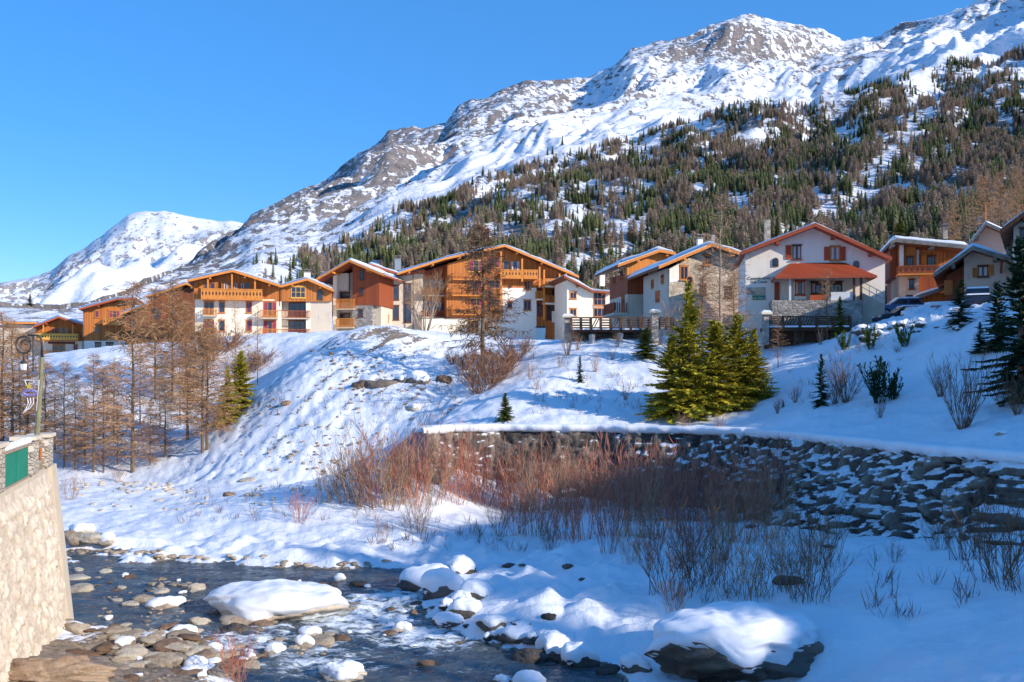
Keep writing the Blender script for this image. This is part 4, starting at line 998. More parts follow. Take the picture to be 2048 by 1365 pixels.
# ---- beige house with a boarded gable
b = Bld('beige_house', 'narrow beige house with honey boarded gable and side balcony', 'house', 1300, 680, 106, 8)
DP = 8.0
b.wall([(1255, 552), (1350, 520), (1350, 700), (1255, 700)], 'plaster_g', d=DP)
b.wall([(1255, 545), (1296, 530), (1296, 589), (1255, 589)], 'wood_dark', v=-.03, d=DP)
b.wall([(1254, 525), (1320, 505), (1345, 503), (1345, 520), (1296, 535), (1254, 553)], 'wood_light', v=-.3, d=1)
b.roof([(1236, 529), (1320, 499), (1352, 505)], v=-1.2, d=DP + 3)
u0 = b.L(1255, 600)[0]; w6 = lambda py: b.L(1255, py)[1]
b.sidewin(u0, 2.0, 3.0, w6(556), w6(537)); b.sidewin(u0, 5.3, 6.1, w6(558), w6(543)); b.sidewin(u0, 1.2, 2.4, w6(628), w6(589)); b.sidewin(u0, 5.0, 5.7, w6(614), w6(599))
m = MB(); m.box(u0 - 1.5, u0 - .002, -.2, 4.6, w6(630), w6(626)); bo = m.build('balcony', M['concrete'], b.r)
m = MB(); m.box(u0 - 1.55, u0 - 1.47, -.2, 4.6, w6(608), w6(605)); 
for j in range(20): m.box(u0 - 1.53, u0 - 1.49, -.2 + j * .24, -.08 + j * .24, w6(626), w6(608))
for j in range(6): m.box(u0 - 1.45 + j * .25, u0 - 1.35 + j * .25, -.2, -.14, w6(626), w6(606))
m.build('railing', M['wood_dark'], bo)

# ---- stone and render house behind the spruce
b = Bld('stone_house', 'stone gabled house with snowy roof half hidden by the big spruce', 'house', 1420, 680, 96, 8)
b.wall([(1338, 540), (1420, 492), (1500, 515), (1500, 700), (1338, 700)], 'stone_tan', d=9)
b.wall([(1339, 538), (1358, 526), (1358, 563), (1339, 566)], 'plaster_w', v=-.05, d=.3)
b.wall([(1338, 600), (1500, 600), (1500, 700), (1338, 700)], 'plaster_p', v=-.06, d=.4)
b.roof([(1318, 532), (1425, 487), (1512, 514)], v=-1.4, d=12, mat='beam')
u0 = b.L(1338, 600)[0]; w6 = lambda py: b.L(1338, py)[1]
m = MB(); m.box(u0 - .02, u0 + .3, .3, 9.001, w6(700), w6(536)); m.build('wall', M['plaster_g'], b.r)
u0 -= .02
b.sidewin(u0, 1.5, 2.5, w6(565), w6(545), 'frame'); b.sidewin(u0, 5.0, 6.0, w6(568), w6(548), 'frame'); b.sidewin(u0, 3.0, 4.4, w6(600), w6(575), 'frame')
b.arch(1372, 552, 1386, 570, 'frame'); b.win(1360, 533, 1376, 560, 'frame', cols=2); b.win(1408, 512, 1422, 530, 'frame', cols=2); b.win(1400, 570, 1412, 590, 'frame_d'); b.win(1450, 575, 1464, 595, 'frame_d')
b.chimney(1424, 470, 1430, 492, v=4, mat='metal', cap=False); b.chimney(1396, 478, 1406, 500, v=4, mat='plaster_w')

# ---- white house with the red awning roof
b = Bld('white_house', 'big white gabled house with red porch roof and red shutters', 'house', 1630, 660, 81, -9)
b.wall([(1491, 500), (1630, 452), (1770, 514), (1770, 700), (1491, 700)], 'plaster_w', d=9)
rf = b.roof([(1482, 503), (1631, 446), (1784, 514)], v=-1.3, d=11.5, mat='red_trim', snow=.16, under='red_trim')
b.win(1585, 492, 1602, 519, 'frame_d', cols=2, cur='curtain_w'); b.shutter(1571, 491, 1583, 519)
b.win(1661, 494, 1679, 521, 'frame', cols=2, cur='curtain_w'); b.shutter(1648, 494, 1660, 521); b.shutter(1680, 494, 1691, 522)
b.arch(1545, 516, 1557, 534); b.arch(1707, 522, 1718, 536)
# hipped porch roof
vf = -2.9
T0 = b.L(1580, 527); T1 = b.L(1688, 527); B0 = b.L(1551, 551, vf); B1 = b.L(1752, 553, vf); W0 = b.L(1540, 545); W1 = b.L(1742, 548)
m = MB(); z0 = (B0[1] + B1[1]) / 2
top = [(T0[0], -.003, T0[1]), (T1[0], -.003, T0[1]), (B0[0], vf, z0), (B1[0], vf, z0), (B0[0], -.003, z0), (B1[0], -.003, z0)]
low_ = [(x, y, z - .16) for x, y, z in top]
m.add(top + low_, [(0, 2, 3, 1), (0, 4, 2), (1, 3, 5), (2, 8, 9, 3), (4, 10, 8, 2), (3, 9, 11, 5), (6, 7, 9, 8), (6, 8, 10), (7, 11, 9)])
pr = m.build('porch_roof', M['tile'], b.r)
m = MB(); m.box(B0[0] - .03, B1[0] + .03, vf - .12, vf - .003, z0 - .2, z0 - .02); m.box(B0[0] - .09, B0[0] - .003, vf, -.01, z0 - .2, z0 - .02); m.box(B1[0] + .003, B1[0] + .09, vf, -.01, z0 - .2, z0 - .02); m.build('gutter', M['red_trim'], pr)
# terrace base of stone, porch fittings
gb = b.L(1660, 600, -2.6)
b.wall([(1544, 601), (1725, 601), (1725, 700), (1544, 700)], 'stone', v=-2.6, d=2.58, name='terrace')
b.box(1590, 562, 1612, 600, 'plaster_w', -1.2, -.004, 'bay'); b.win(1590, 563, 1610, 590, 'red_trim', cols=3, v=-1.2, cur='curtain_w')
b.box(1549, 565, 1559, 601, 'red_trim', -.08, -.004, 'door'); b.win(1622, 565, 1650, 588, 'frame_d', cols=3, cur='curtain_w'); b.win(1660, 565, 1684, 590, 'frame_d', cols=3)
b.box(1620, 590, 1652, 601, 'shutter', -2.5, -2.4, 'panel'); b.box(1662, 584, 1712, 601, 'white_paint', -2.5, -2.4, 'boarding')
for p in (1580, 1708, 1722): b.post(p, 553, 602, 'frame_d' if p > 1600 else 'white_paint', v=-2.5, wd=.16)
b.chimney(1529, 440, 1541, 490, v=3.0, mat='stone_tan', cap=False)
m = MB(); a = b.L(1724, 586, -1); c = b.L(1768, 610, -1)
for k_ in (0, .45, .9): m.bar((a[0], -1, a[1] + k_), (c[0], -1, c[1] + k_), .06)
for t in (0, .33, .66, 1): x = a[0] + (c[0] - a[0]) * t; z = a[1] + (c[1] - a[1]) * t; m.bar((x, -1, z - .5), (x, -1, z + .9), .05)
m.build('stair_rail', M['metal'], b.r)
m = MB()
for j in range(9):
    t = j / 9; x = a[0] + (c[0] - a[0]) * t; z = a[1] + (c[1] - a[1]) * t; m.box(x, x + (c[0] - a[0]) / 9 - .003, -1.3, -.01, z - 3, z - .1)
m.build('stairs', M['concrete'], b.r)
def text(body, size, loc, mat, parent, name='lettering', rx=90):
    cu = bpy.data.curves.new(name, 'FONT'); cu.body = body; cu.size = size; cu.extrude = .01; cu.align_x = 'LEFT'
    o = bpy.data.objects.new(name, cu); COL.objects.link(o); o.parent = parent; o.location = loc; o.rotation_euler = (math.radians(rx), 0, 0); cu.materials.append(M[mat])
    bpy.context.view_layer.update(); me = bpy.data.meshes.new_from_object(o.evaluated_get(bpy.context.evaluated_depsgraph_get()))
    bpy.data.objects.remove(o); q = link(name, me, parent); q.location = loc; q.rotation_euler = (math.radians(rx), 0, 0); return q
q = b.L(1495, 560); text('Coopérative La', .36, (q[0], -.03, q[1]), 'iron', b.r); q = b.L(1502, 567); text('Val Cenis', .34, (q[0], -.03, q[1]), 'iron', b.r)
b.box(1505, 591, 1531, 600, 'green_panel', -.08, -.004, 'sign_board'); q = b.L(1509, 598, -.08); text('du Dahut', .22, (q[0], -.095, q[1]), 'white_paint', b.r)
b.box(1494, 575, 1531, 590, 'stone_tan', -.06, -.004, 'panel')

# ---- right hand chalet
b = Bld('chalet', 'red brown chalet with long snowy roof, wrap-round balcony and small tower', 'chalet', 1860, 640, 84, -14)
b.wall([(1800, 488), (1940, 494), (1940, 660), (1800, 660)], 'wood_dark', v=1.6, d=9)
b.wall([(1799, 486), (1832, 490), (1832, 545), (1799, 545)], 'wood', v=.6, d=1)
b.wall([(1835, 500), (1936, 500), (1936, 534), (1835, 534)], 'wood', v=1.4, d=1)
b.wall([(1800, 545), (1838, 545), (1838, 680), (1800, 680)], 'plaster_p', v=0, d=6)
b.roof([(1782, 482), (1792, 477), (1942, 492)], v=-1.8, d=10, mat='lauze', snow=.45, under='soffit')
b.balcony(1797, 530, 1876, 551, 'wood_dark', d=1.8, v=.6, solid=True)
b.win(1814, 515, 1826, 532, 'frame_d', v=.6); b.win(1855, 513, 1870, 532, 'frame_d', v=1.4); b.box(1842, 511, 1853, 530, 'wood_light', 1.3, 1.399, 'shutter')
b.win(1818, 560, 1828, 578, 'frame_d', cols=1); b.win(1822, 608, 1834, 622, 'red_trim', cols=1); b.box(1812, 590, 1826, 596, 'iron', -.05, -.003, 'vent')
b.post(1803, 490, 545, 'white_paint', v=.2, wd=.3); b.post(1835, 500, 545, 'white_paint', v=1.0, wd=.2)
b.wall([(1838, 594), (1893, 584), (1893, 680), (1838, 680)], 'wood', v=-1.2, d=2.5, label='orange boarded lean-to')
b.roof([(1832, 592), (1893, 573)], v=-1.9, d=3.4, mat='lauze', snow=.25, purl=False)
b.chimney(1887, 458, 1896, 478, v=5, mat='stone_tan')
b.box(1780, 480, 1797, 556, 'wood_dark', 2.0, 8, 'side_wall')

# ---- pair behind
b = Bld('tall_house', 'sand coloured gabled house behind, topped by a tall aerial mast', 'house', 1990, 600, 86, -25)
b.wall([(1948, 480), (1973, 450), (2050, 478), (2050, 640), (1948, 640)], 'plaster_p', d=8)
b.roof([(1937, 488), (1972, 444), (2050, 478)], v=-1.3, d=11, mat='lauze', snow=.2)
m = MB(); q0 = b.L(1971, 445, 2); q1 = b.L(1971, 404, 2); m.tube([(q0[0], 2, q0[1]), (q1[0], 2, q1[1])], [.06, .05], 6)
q2 = b.L(1992, 406, 2); m.tube([(q1[0] - .1, 2, q1[1] - .1), (q2[0], 2, q2[1])], [.03, .03], 5)
for t in (.2, .5, .8): x = q1[0] + (q2[0] - q1[0]) * t; m.tube([(x, 1.6, q1[1]), (x, 2.4, q1[1])], [.02, .02], 4)
m.build('aerial', M['frame'], b.r)
b = Bld('garage_house', 'sandy pink gabled house with wooden shutters above a garage door', 'house', 1950, 610, 73, -25)
b.wall([(1928, 512), (1946, 500), (2027, 524), (2027, 660), (1928, 660)], 'plaster_p', d=9)
b.wall([(1892, 552), (1930, 530), (1930, 660), (1892, 660)], 'wood_dark', v=1.2, d=7)
b.roof([(1867, 547), (1946, 492), (2034, 520)], v=-1.5, d=12, mat='lauze', snow=.32, under='wood_dark')
b.win(1956, 533, 1976, 554, 'frame_d', cols=2, cur='curtain_w'); b.shutter(1945, 536, 1955, 556, 'wood'); b.shutter(1977, 530, 1987, 552, 'wood')
b.box(1949, 585, 1979, 606, 'wood', -.08, -.003, 'garage_door'); b.box(1888, 560, 1906, 590, 'wood', 1.1, 1.19, 'panel'); b.chimney(2012, 484, 2025, 515, v=1.5, mat='concrete')
m = MB(); q0 = b.L(2004, 520, -1.2); q1 = b.L(2020, 545, -.1); m.bar((q0[0], -1.2, q0[1]), (q1[0] - .6, -.1, q1[1]), .14); m.build('brace', M['wood_dark'], b.r)
b = Bld('corner_house', 'grey house with dark eaves cut off by the right edge of the view', 'house', 2070, 600, 66, -28)
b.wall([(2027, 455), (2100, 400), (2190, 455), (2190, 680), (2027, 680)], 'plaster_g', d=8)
b.roof([(2000, 459), (2100, 385), (2210, 462)], v=-1.6, d=11, mat='soffit', snow=.2)
b.win(2040, 457, 2062, 483, 'frame_d', cols=2)

# ------------------------------------------------------------------ terrace railing with lattice bays
def deck_rail(name, label, x0, x1, y0, y1, Y, deg, bays):
    b = Bld(name, label, 'railing', x0, y1, Y, deg)
    u0, u1, w0, w1 = b.rect(x0, y0, x1, y1)
    n = len(bays); st = (u1 - u0) / n
    m = MB(); m.box(u0, u1, -.1, .1, w1 - .1, w1); m.box(u0, u1, -.06, .06, w0, w0 + .1)
    m.build('rail', M['deck'], b.r)
    for i in range(n + 1):
        m = MB(); m.box(u0 + i * st - .1, u0 + i * st + .1, -.14, .14, w0 - .2, w1 - .102); m.build('post', M['deck'], b.r)
    for i, t in enumerate(bays):
        a, c = u0 + i * st + .11, u0 + (i + 1) * st - .11; m = MB()
        if t == 'h':
            for j in range(3): z = w0 + .1 + (w1 - w0 - .2) * (j + .7) / 3.4; m.box(a, c, -.03, .03, z - .06, z + .06)
        else:
            kk = int((c - a) / .22)
            for j in range(kk):
                x = a + j * .22; hgt = w1 - w0 - .24
                m.bar((x, 0, w0 + .12), (min(c, x + (hgt * .5 if t == 'd' else 0) + .02), 0, w1 - .12), .05, .09)
        m.build('infill', M['deck'], b.r)
    m = MB()
    for i in range(n): m.box(u0 + i * st + .12, u0 + (i + 1) * st - .12, -.2, .16, w0 - .12, w0 - .003 + .0)
    m.build('snow', M['snowcap'], b.r)
    return b
b = deck_rail('terrace_railing', 'long dark wooden terrace railing with lattice bays, left of the big spruce', 1142, 1300, 635, 657, 85, 3, 'hhdhdhhh')
b.box(1140, 658, 1302, 665, 'deck', .2, 5, 'deck_edge'); b.box(1140, 664, 1302, 700, 'stone', 3.0, 5, 'under_deck_back')
for x in (1160, 1190, 1230, 1270): b.post(x, 665, 695, 'deck', v=.6, wd=.22)
b = deck_rail('terrace_railing', 'dark wooden terrace railing with slanted slats below the white house', 1532, 1700, 632, 652, 75.5, -4, 'hddhh')
b.box(1530, 654, 1702, 662, 'deck', .2, 2.3, 'deck_edge'); b.box(1530, 661, 1702, 700, 'deck', 1.6, 2.2, 'under_deck_back')  # dark sheet at the back stands in for shade beneath the deck
for x in (1545, 1590, 1640, 1690): b.post(x, 662, 690, 'deck', v=.6, wd=.22)
deck_rail('terrace_railing', 'short dark railing bay right of the tall stone gatepost', 1318, 1345, 635, 655, 84, 3, 'hh')
for x0, x1, y0, y1, Y, lb, mt in ((1303, 1316, 627, 700, 83, 'tall pale stone gatepost with snowy cap left of the big spruce', 'pillar_stone'), (1526, 1536, 630, 690, 75, 'dark stone gatepost with blue grey cap in front of the white house', 'stone'), (1129, 1143, 636, 690, 86, 'squat grey stone gatepost at the left end of the terrace railing', 'stone')):
    b = Bld('gatepost', lb, 'gatepost', (x0 + x1) / 2, y1, Y, 0); b.r['group'] = 'gateposts along the terrace'
    u0, u1, w0, w1 = b.rect(x0, y0, x1, y1); m = MB(); m.box(u0, u1, -.3, .3, w0, w1); m.build('shaft', M[mt], b.r)
    m = MB(); m.box(u0 - .22, u1 + .22, -.5, .5, w1 + .002, w1 + .15); m.build('cap', M['coping'], b.r)
    m = MB(); m.prism([(u0 - .2, w1 + .152), (u1 + .2, w1 + .152), (u1 + .05, w1 + .30), (u0 - .05, w1 + .33)], -.45, .45); m.build('snow', M['snowcap'], b.r)
# bins
for px, py, Y, lb in ((1184, 694, 84, 'grey waste bin under the terrace, nearest the left gatepost'), (1240, 692, 84, 'grey waste bin under the middle of the terrace')):
    c = at(px, py, Y); r = empty('waste_bin', c, label=lb, cat='waste bin', group='bins under the terrace')
    m = MB(); m.lathe([(.2, 0), (.27, .95)], 12); m.build('body', M['metal'], r); m = MB(); m.lathe([(.29, .951), (.29, 1.0), (.1, 1.08)], 12); m.build('lid', M['metal'], r)
for px, lb in ((1081, 'white waste container beside the orange house'), ):
    c = at(px, 682, 118); r = empty('waste_container', c, label=lb, cat='waste container')
    m = MB(); m.add([(-.5, -.4, .15), (.5, -.4, .15), (.5, .4, .15), (-.5, .4, .15), (-.6, -.5, 1.5), (.6, -.5, 1.5), (.6, .5, 1.5), (-.6, .5, 1.5)], [(3, 2, 1, 0), (4, 5, 6, 7), (0, 1, 5, 4), (1, 2, 6, 5), (2, 3, 7, 6), (3, 0, 4, 7)]); m.box(-.4, -.3, -.3, .3, 0, .149); m.box(.3, .4, -.3, .3, 0, .149); m.build('body', M['plaster_w'], r)
    m = MB(); m.prism([(-.64, 1.502), (.64, 1.502), (.5, 1.7), (-.5, 1.7)], -.54, .54); m.build('lid', M['iron'], r)

# ------------------------------------------------------------------ low stone wall on the right, and cars
b = Bld('low_wall', 'low dark stone wall under snow in front of the right hand chalet', 'wall', 1860, 655, 72, 4)
b.wall([(1812, 628), (1858, 616), (1915, 610), (1915, 700), (1812, 700)], 'stone', v=0, d=.6, name='masonry')
u = b.P([(1812, 629), (1858, 616.5), (1860, 612), (1915, 610)]); m = MB()
m.prism(u[::-1] + [(x, z + .28) for x, z in u], -.15, .8); m.build('snow', M['snowcap'], b.r)
def car(name, label, px, py, Y, deg, paint, snow=False):
    r = empty(name, at(px, py, Y), math.radians(deg), label=label, cat='car', group='cars parked by the right hand houses')
    m = MB(); pr = [(-2.1, .3), (2.1, .3), (2.15, .62), (1.95, .82), (1.1, .92), (-1.7, .95), (-2.1, .85), (-2.18, .55)]
    m.prism(pr, -.85, .85); m.prism([(-1.65, .952), (1.05, .922), (.35, 1.42), (-1.3, 1.44)], -.70, .70); bd = m.build('body', M[paint], r)
    for s_ in (-1, 1):
        y0 = s_ * .70; m = MB()
        for q in ([(-1.45, 1.0), (-.45, .99), (-.45, 1.36), (-1.2, 1.37)], [(-.37, .99), (.8, .97), (.3, 1.35), (-.37, 1.36)]): m.prism(q, min(y0 + s_ * .002, y0 + s_ * .014), max(y0 + s_ * .002, y0 + s_ * .014))
        m.build('window', M['glass'], r)
        for x in (-1.35, 1.35):
            m = MB(); m.tube([(x, s_ * .68, .31), (x, s_ * .88, .31)], [.31, .31], 16); wo = m.build('wheel', M['tyre'], r)
            m = MB(); m.tube([(x, s_ * .881, .31), (x, s_ * .9, .31)], [.18, .17], 12); m.build('rim', M['metal'], wo)
    m = MB(); m.add([(.98, -.62, .96), (.98, .62, .96), (.42, .6, 1.38), (.42, -.6, 1.38)], [(0, 1, 2, 3)]); m.build('windscreen', M['glass'], r)
    for s_ in (-.6, .6): m = MB(); m.box(2.08, 2.17, s_ - .18, s_ + .18, .62, .74); m.build('headlight', M['white_paint'], r)
    m = MB(); m.prism([(-1.28, 1.443), (.33, 1.425), (.25, 1.53), (-1.2, 1.56)], -.66, .66)
    if snow: m.prism([(-2.0, .952), (-1.66, .955), (-1.66, 1.05), (-1.9, 1.05)], -.7, .7)
    m.build('snow', M['snowcap'], r)
    return r
car('parked_car', 'blue parked car farthest left, beside the white house', 1800, 634, 80, 178, 'car_blue')
car('parked_car', 'dark estate car under snow, half behind the snow bank', 1808, 652, 76, 182, 'car_dark', True)
car('parked_car', 'green car with only its roof and bonnet above the snow bank', 1850, 657, 74, -4, 'car_green')
car('parked_car', 'dark car parked in front of the garage door', 1955, 622, 69, 66, 'car_dark', True)
# ------------------------------------------------------------------ plants
class TB:
    """fast collector of tubes (3-sided) and thin blades for branches, twigs and needles"""
    def __init__(s, seed): s.v = []; s.f = []; s.m = []; s.R = random.Random(seed)
    def tube(s, pts, rads, n=4, m=0):
        b = len(s.v); k = len(pts); up = Vector((.3, .2, .93))
        for i, p in enumerate(pts):
            d = pts[min(i + 1, k - 1)] - pts[max(i - 1, 0)]; d.normalize(); r = d.cross(up)
            if r.length < .05: r = d.cross(Vector((1, 0, 0)))
            r.normalize(); u = r.cross(d)
            for j in range(n):
                a = 6.2832 * j / n; s.v.append(p + (r * math.cos(a) + u * math.sin(a)) * rads[i])
        for i in range(k - 1):
            for j in range(n): s.f.append((b + i * n + j, b + i * n + (j + 1) % n, b + (i + 1) * n + (j + 1) % n, b + (i + 1) * n + j)); s.m.append(m)
    def blade(s, a, b_, w, m=0, side=None):
        d = b_ - a; r = d.cross(side or Vector((s.R.uniform(-1, 1), s.R.uniform(-1, 1), s.R.uniform(-1, 1))))
        if r.length < 1e-5: return
        r.normalize(); r *= w; q = len(s.v); mid = a + d * .5
        s.v += [a - r * .35, a + r * .35, mid + r, b_, mid - r]
        s.f += [(q, q + 1, q + 2, q + 4), (q + 4, q + 2, q + 3, q + 3)][:1]; s.m.append(m)
        s.f.append((q + 4, q + 2, q + 3)); s.m.append(m)
    def mesh(s, name, smooth=False):
        me = bpy.data.meshes.new(name); me.from_pydata([tuple(p) for p in s.v], [], s.f); me.polygons.foreach_set('material_index', s.m); me.update(); return me

def larch_meshes(seed, h=12.0, spread=2.6, nb=90, tw=9, droop=.5, f0=.12, trunk_r=.16, twl=.5, tww=.012, curve=.3):
    T = TB(seed); R = T.R
    ax = [Vector((R.uniform(-.12, .12) * i / 8 * curve * 3, R.uniform(-.12, .12) * i / 8 * curve * 3, h * i / 8)) for i in range(9)]
    T.tube([p for p in ax], [trunk_r * (1 - .93 * i / 8) + .008 for i in range(9)], 7)
    trunk = T.mesh('trunk'); C = TB(seed + 100); R = C.R
    def axp(f): i = min(7, int(f * 8)); t = f * 8 - i; return ax[i] * (1 - t) + ax[i + 1] * t
    for b in range(nb):
        f = f0 + (0.985 - f0) * (b + R.random()) / nb; L = spread * (1 - f) ** .7 * R.uniform(.55, 1.1) + .25
        if f < f0 + .12: L *= R.uniform(.4, .9)
        a = R.uniform(0, 6.283); up = R.uniform(-.1, .35) + .5 * f; p = axp(f); d = Vector((math.cos(a), math.sin(a), up)).normalized(); pts = [p.copy()]; n = 4
        for i in range(n):
            q = d.copy(); q.z += -droop * (i / n) * (1 - f * .6) + (.35 * droop if i == n - 1 else 0) + R.uniform(-.12, .12); q.x += R.uniform(-.15, .15); q.y += R.uniform(-.15, .15); pts.append(pts[-1] + q * (L / n))
        r0 = .012 + .026 * (1 - f) * L / spread; C.tube(pts, [r0 * (1 - .2 * i) + .003 for i in range(n + 1)], 3)
        for j in range(int(tw * (.5 + L / spread))):
            t = R.uniform(.15, 1) * n; i = min(n - 1, int(t)); p0 = pts[i].lerp(pts[i + 1], t - i); dd = (pts[i + 1] - pts[i]).normalized()
            e = dd * R.uniform(.1, .7) + Vector((R.uniform(-.8, .8), R.uniform(-.8, .8), R.uniform(-.9, .25))); e.normalize(); C.blade(p0, p0 + e * twl * R.uniform(.4, 1.1), tww * R.uniform(.8, 1.6))
    return trunk, C.mesh('branches')
def spruce_meshes(seed, h=9.0, spread=2.4, nb=150, droop=.35, ndl=.22, wid=.05, f0=.02, dens=15, taper=.85):
    T = TB(seed); T.tube([Vector((0, 0, h * i / 6)) for i in range(7)], [.02 + .16 * (1 - i / 6) for i in range(7)], 7); trunk = T.mesh('trunk'); C = TB(seed + 50); R = C.R
    for b in range(nb):
        f = f0 + (1 - f0) * ((b + R.random()) / nb); L = (spread * (1 - f) ** taper + .18) * R.uniform(.6, 1.15); a = R.uniform(0, 6.283)
        d = Vector((math.cos(a), math.sin(a), .12 + .8 * f * f)); n = 5; pts = [Vector((0, 0, h * f))]
        for i in range(n):
            q = d.copy(); q.z -= droop * math.sin(i / n * 2.4) * (1 - f * .7); q.z += .22 * (i == n - 1); q.x += R.uniform(-.1, .1); q.y += R.uniform(-.1, .1); pts.append(pts[-1] + q.normalized() * (L / n))
        C.tube(pts, [.022 * (1 - i / (n + 1)) + .004 for i in range(n + 1)], 3, 1); side = Vector((-math.sin(a), math.cos(a), 0))
        k = int(dens * L) + 4
        for j in range(k):
            t = (j + R.random()) / k * n; i = min(n - 1, int(t)); p0 = pts[i].lerp(pts[i + 1], t - i); dd = (pts[i + 1] - pts[i]).normalized(); out = (t / n)
            wl_ = ndl * (1.5 - out) * (.6 + .5 * L)
            for sgn in (-1, 1):
                e = (dd * .75 + side * sgn * R.uniform(.5, 1.1) + Vector((0, 0, R.uniform(-.5, .12)))).normalized(); C.blade(p0, p0 + e * wl_ * R.uniform(.7, 1.3), wid * R.uniform(.7, 1.3), 0)
            if j % 2 == 0: C.blade(p0, p0 + Vector((R.uniform(-.1, .1), R.uniform(-.1, .1), -1)) * wl_ * .6, wid * .8, 0)
        C.blade(pts[-1], pts[-1] + (pts[-1] - pts[-2]).normalized() * ndl * 1.2, wid, 0)
    return trunk, C.mesh('foliage')
def shrub_mesh(seed, h=2.6, n=40, base=.35, lean=.45, tw=6, r=.016, twl=.5, tww=.007, seg=5, curl=.15, fork=True):
    C = TB(seed); R = C.R
    for i in range(n):
        a = R.uniform(0, 6.283); l = R.random() ** .7 * lean; d = Vector((math.cos(a) * l, math.sin(a) * l, 1)).normalized(); p = Vector((math.cos(a) * base * R.random(), math.sin(a) * base * R.random(), -.1)); L = h * R.uniform(.55, 1.05); pts = [p]
        for j in range(seg): d = (d + Vector((R.uniform(-curl, curl), R.uniform(-curl, curl), .05))).normalized(); pts.append(pts[-1] + d * L / seg)
        C.tube(pts, [r * (1 - .85 * j / seg) * R.uniform(.8, 1.1) for j in range(seg + 1)], 3)
        for j in range(tw):
            t = R.uniform(.25, 1) * seg; q = min(seg - 1, int(t)); p0 = pts[q].lerp(pts[q + 1], t - q); e = ((pts[q + 1] - pts[q]).normalized() + Vector((R.uniform(-.6, .6), R.uniform(-.6, .6), R.uniform(0, .4)))).normalized(); C.blade(p0, p0 + e * twl * R.uniform(.4, 1.2), tww * R.uniform(.8, 1.5))
    return C.mesh('stems')
def round_tree_meshes(seed, h=8.5, n=9, spread=3.2):
    T = TB(seed); R = T.R; C = TB(seed + 7)
    def grow(p, d, L, r, lev):
        tgt = T if lev < 2 else C; pts = [p]; k = 4
        for j in range(k): d = (d + Vector((R.uniform(-.12, .12), R.uniform(-.12, .12), .06))).normalized(); pts.append(pts[-1] + d * L / k)
        tgt.tube(pts, [r * (1 - .5 * j / k) for j in range(k + 1)], 5 if lev < 2 else 3)
        if lev < 4:
            for i in range(3 if lev else 3):
                t = R.uniform(.4, 1); q = min(k - 1, int(t * k)); e = (d + Vector((R.uniform(-.75, .75), R.uniform(-.75, .75), R.uniform(-.1, .5)))).normalized(); grow(pts[q].lerp(pts[q + 1], t * k - q), e, L * R.uniform(.5, .75), r * .45, lev + 1)
        else:
            for i in range(3): e = (d + Vector((R.uniform(-.7, .7), R.uniform(-.7, .7), R.uniform(-.2, .4)))).normalized(); C.blade(pts[R.randint(1, k)], pts[-1] + e * L * .7, .008)
    for i in range(n):
        a = 6.283 * i / n + R.uniform(-.3, .3); grow(Vector((math.cos(a) * .3, math.sin(a) * .3, 0)), Vector((math.cos(a) * .42, math.sin(a) * .42, 1)).normalized(), h * .45, .10, 0)
    return T.mesh('trunk'), C.mesh('branches')
def put(name, meshes, mats, loc, sc=1, rz=None, parts=('trunk', 'branches'), label=None, cat='tree', group=None, sxy=None, tilt=0):
    r = empty(name, loc, rnd.uniform(0, 6.28) if rz is None else rz, label=label, cat=cat, group=group); r.scale = (sc * (sxy or 1), sc * (sxy or 1), sc); r.rotation_euler.x = tilt
    for pn, me, mt in zip(parts, meshes, mats):
        if not me.materials:
            for q in (mt if isinstance(mt, (list, tuple)) else [mt]): me.materials.append(M[q])
        link(pn, me, r)
    return r
def put1(name, me, mt, loc, sc=1, label=None, cat='shrub', group=None, rz=None, sxy=1):
    if not me.materials:
        for q in (mt if isinstance(mt, (list, tuple)) else [mt]): me.materials.append(M[q])
    o = link(name, me, None, label=label, cat=cat, group=group); o.location = loc; o.scale = (sc * sxy, sc * sxy, sc); o.rotation_euler.z = rnd.uniform(0, 6.28) if rz is None else rz; return o
def hpx(loc, py_top):     # height from the ground point up to a photo row
    return (H - (py_top - HZ) / F * loc.y) - loc.z

M['twig_brush'] = simple('rust brown brush twigs', (0.25, 0.125, 0.07), 0.9, 0.35, 4, 0)
# ---- larches in the hollow on the left
LM = [larch_meshes(200 + i, 12, 3.3 + .3 * (i % 3), 180 + 15 * (i % 2), 17, .5 + .1 * (i % 3), .08 + .05 * (i % 3), .115, .7, .0125) for i in range(5)]
LMD = [larch_meshes(260 + i, 12, 2.6, 90, 11, .45, .22, .08, .55, .011) for i in range(3)]
hollow = [(265, 945, 560, 0, 'tallest bare larch in the hollow, its pale trunk standing before the stepped house', 1.15),
 (405, 905, 640, 1, 'bare twin-trunked larch at the foot of the snow ridge, left stem', 1.25), (414, 900, 655, 2, 'bare twin-trunked larch at the foot of the snow ridge, right stem', 1.25),
 (187, 946, 705, 3, 'dark bare larch standing left of the tallest one in the hollow', .9), (207, 946, 730, 4, 'slender dark larch close against the tallest one', .8),
 (150, 940, 745, 0, 'bare larch just right of the road wall corner', .9), (128, 935, 722, 3, 'thin bare larch nearest the road wall corner', .9),
 (375, 880, 690, 2, 'orange brown larch left of the twin-trunked one', 1.4), (345, 800, 560, 1, 'tall bare larch in front of the stepped brown house', 1.2), (310, 800, 570, 4, 'bare larch covering the middle of the stepped brown house', 1.1), 
 (372, 780, 600, 0, 'bare larch touching the left edge of the twin gabled house', 1.1), (55, 910, 660, 1, 'rust brown larch behind the lamp post', 1.2), (25, 920, 640, 2, 'rust brown larch behind the green panel', 1.3), (5, 900, 620, 0, 'tall rust brown larch at the left edge of the view', 1.3), (90, 930, 720, 4, 'small brown larch behind the farthest parapet pillar', 1.1), (228, 880, 720, 1, 'smaller larch deep in the hollow beside the tallest trunk', 1.0)]
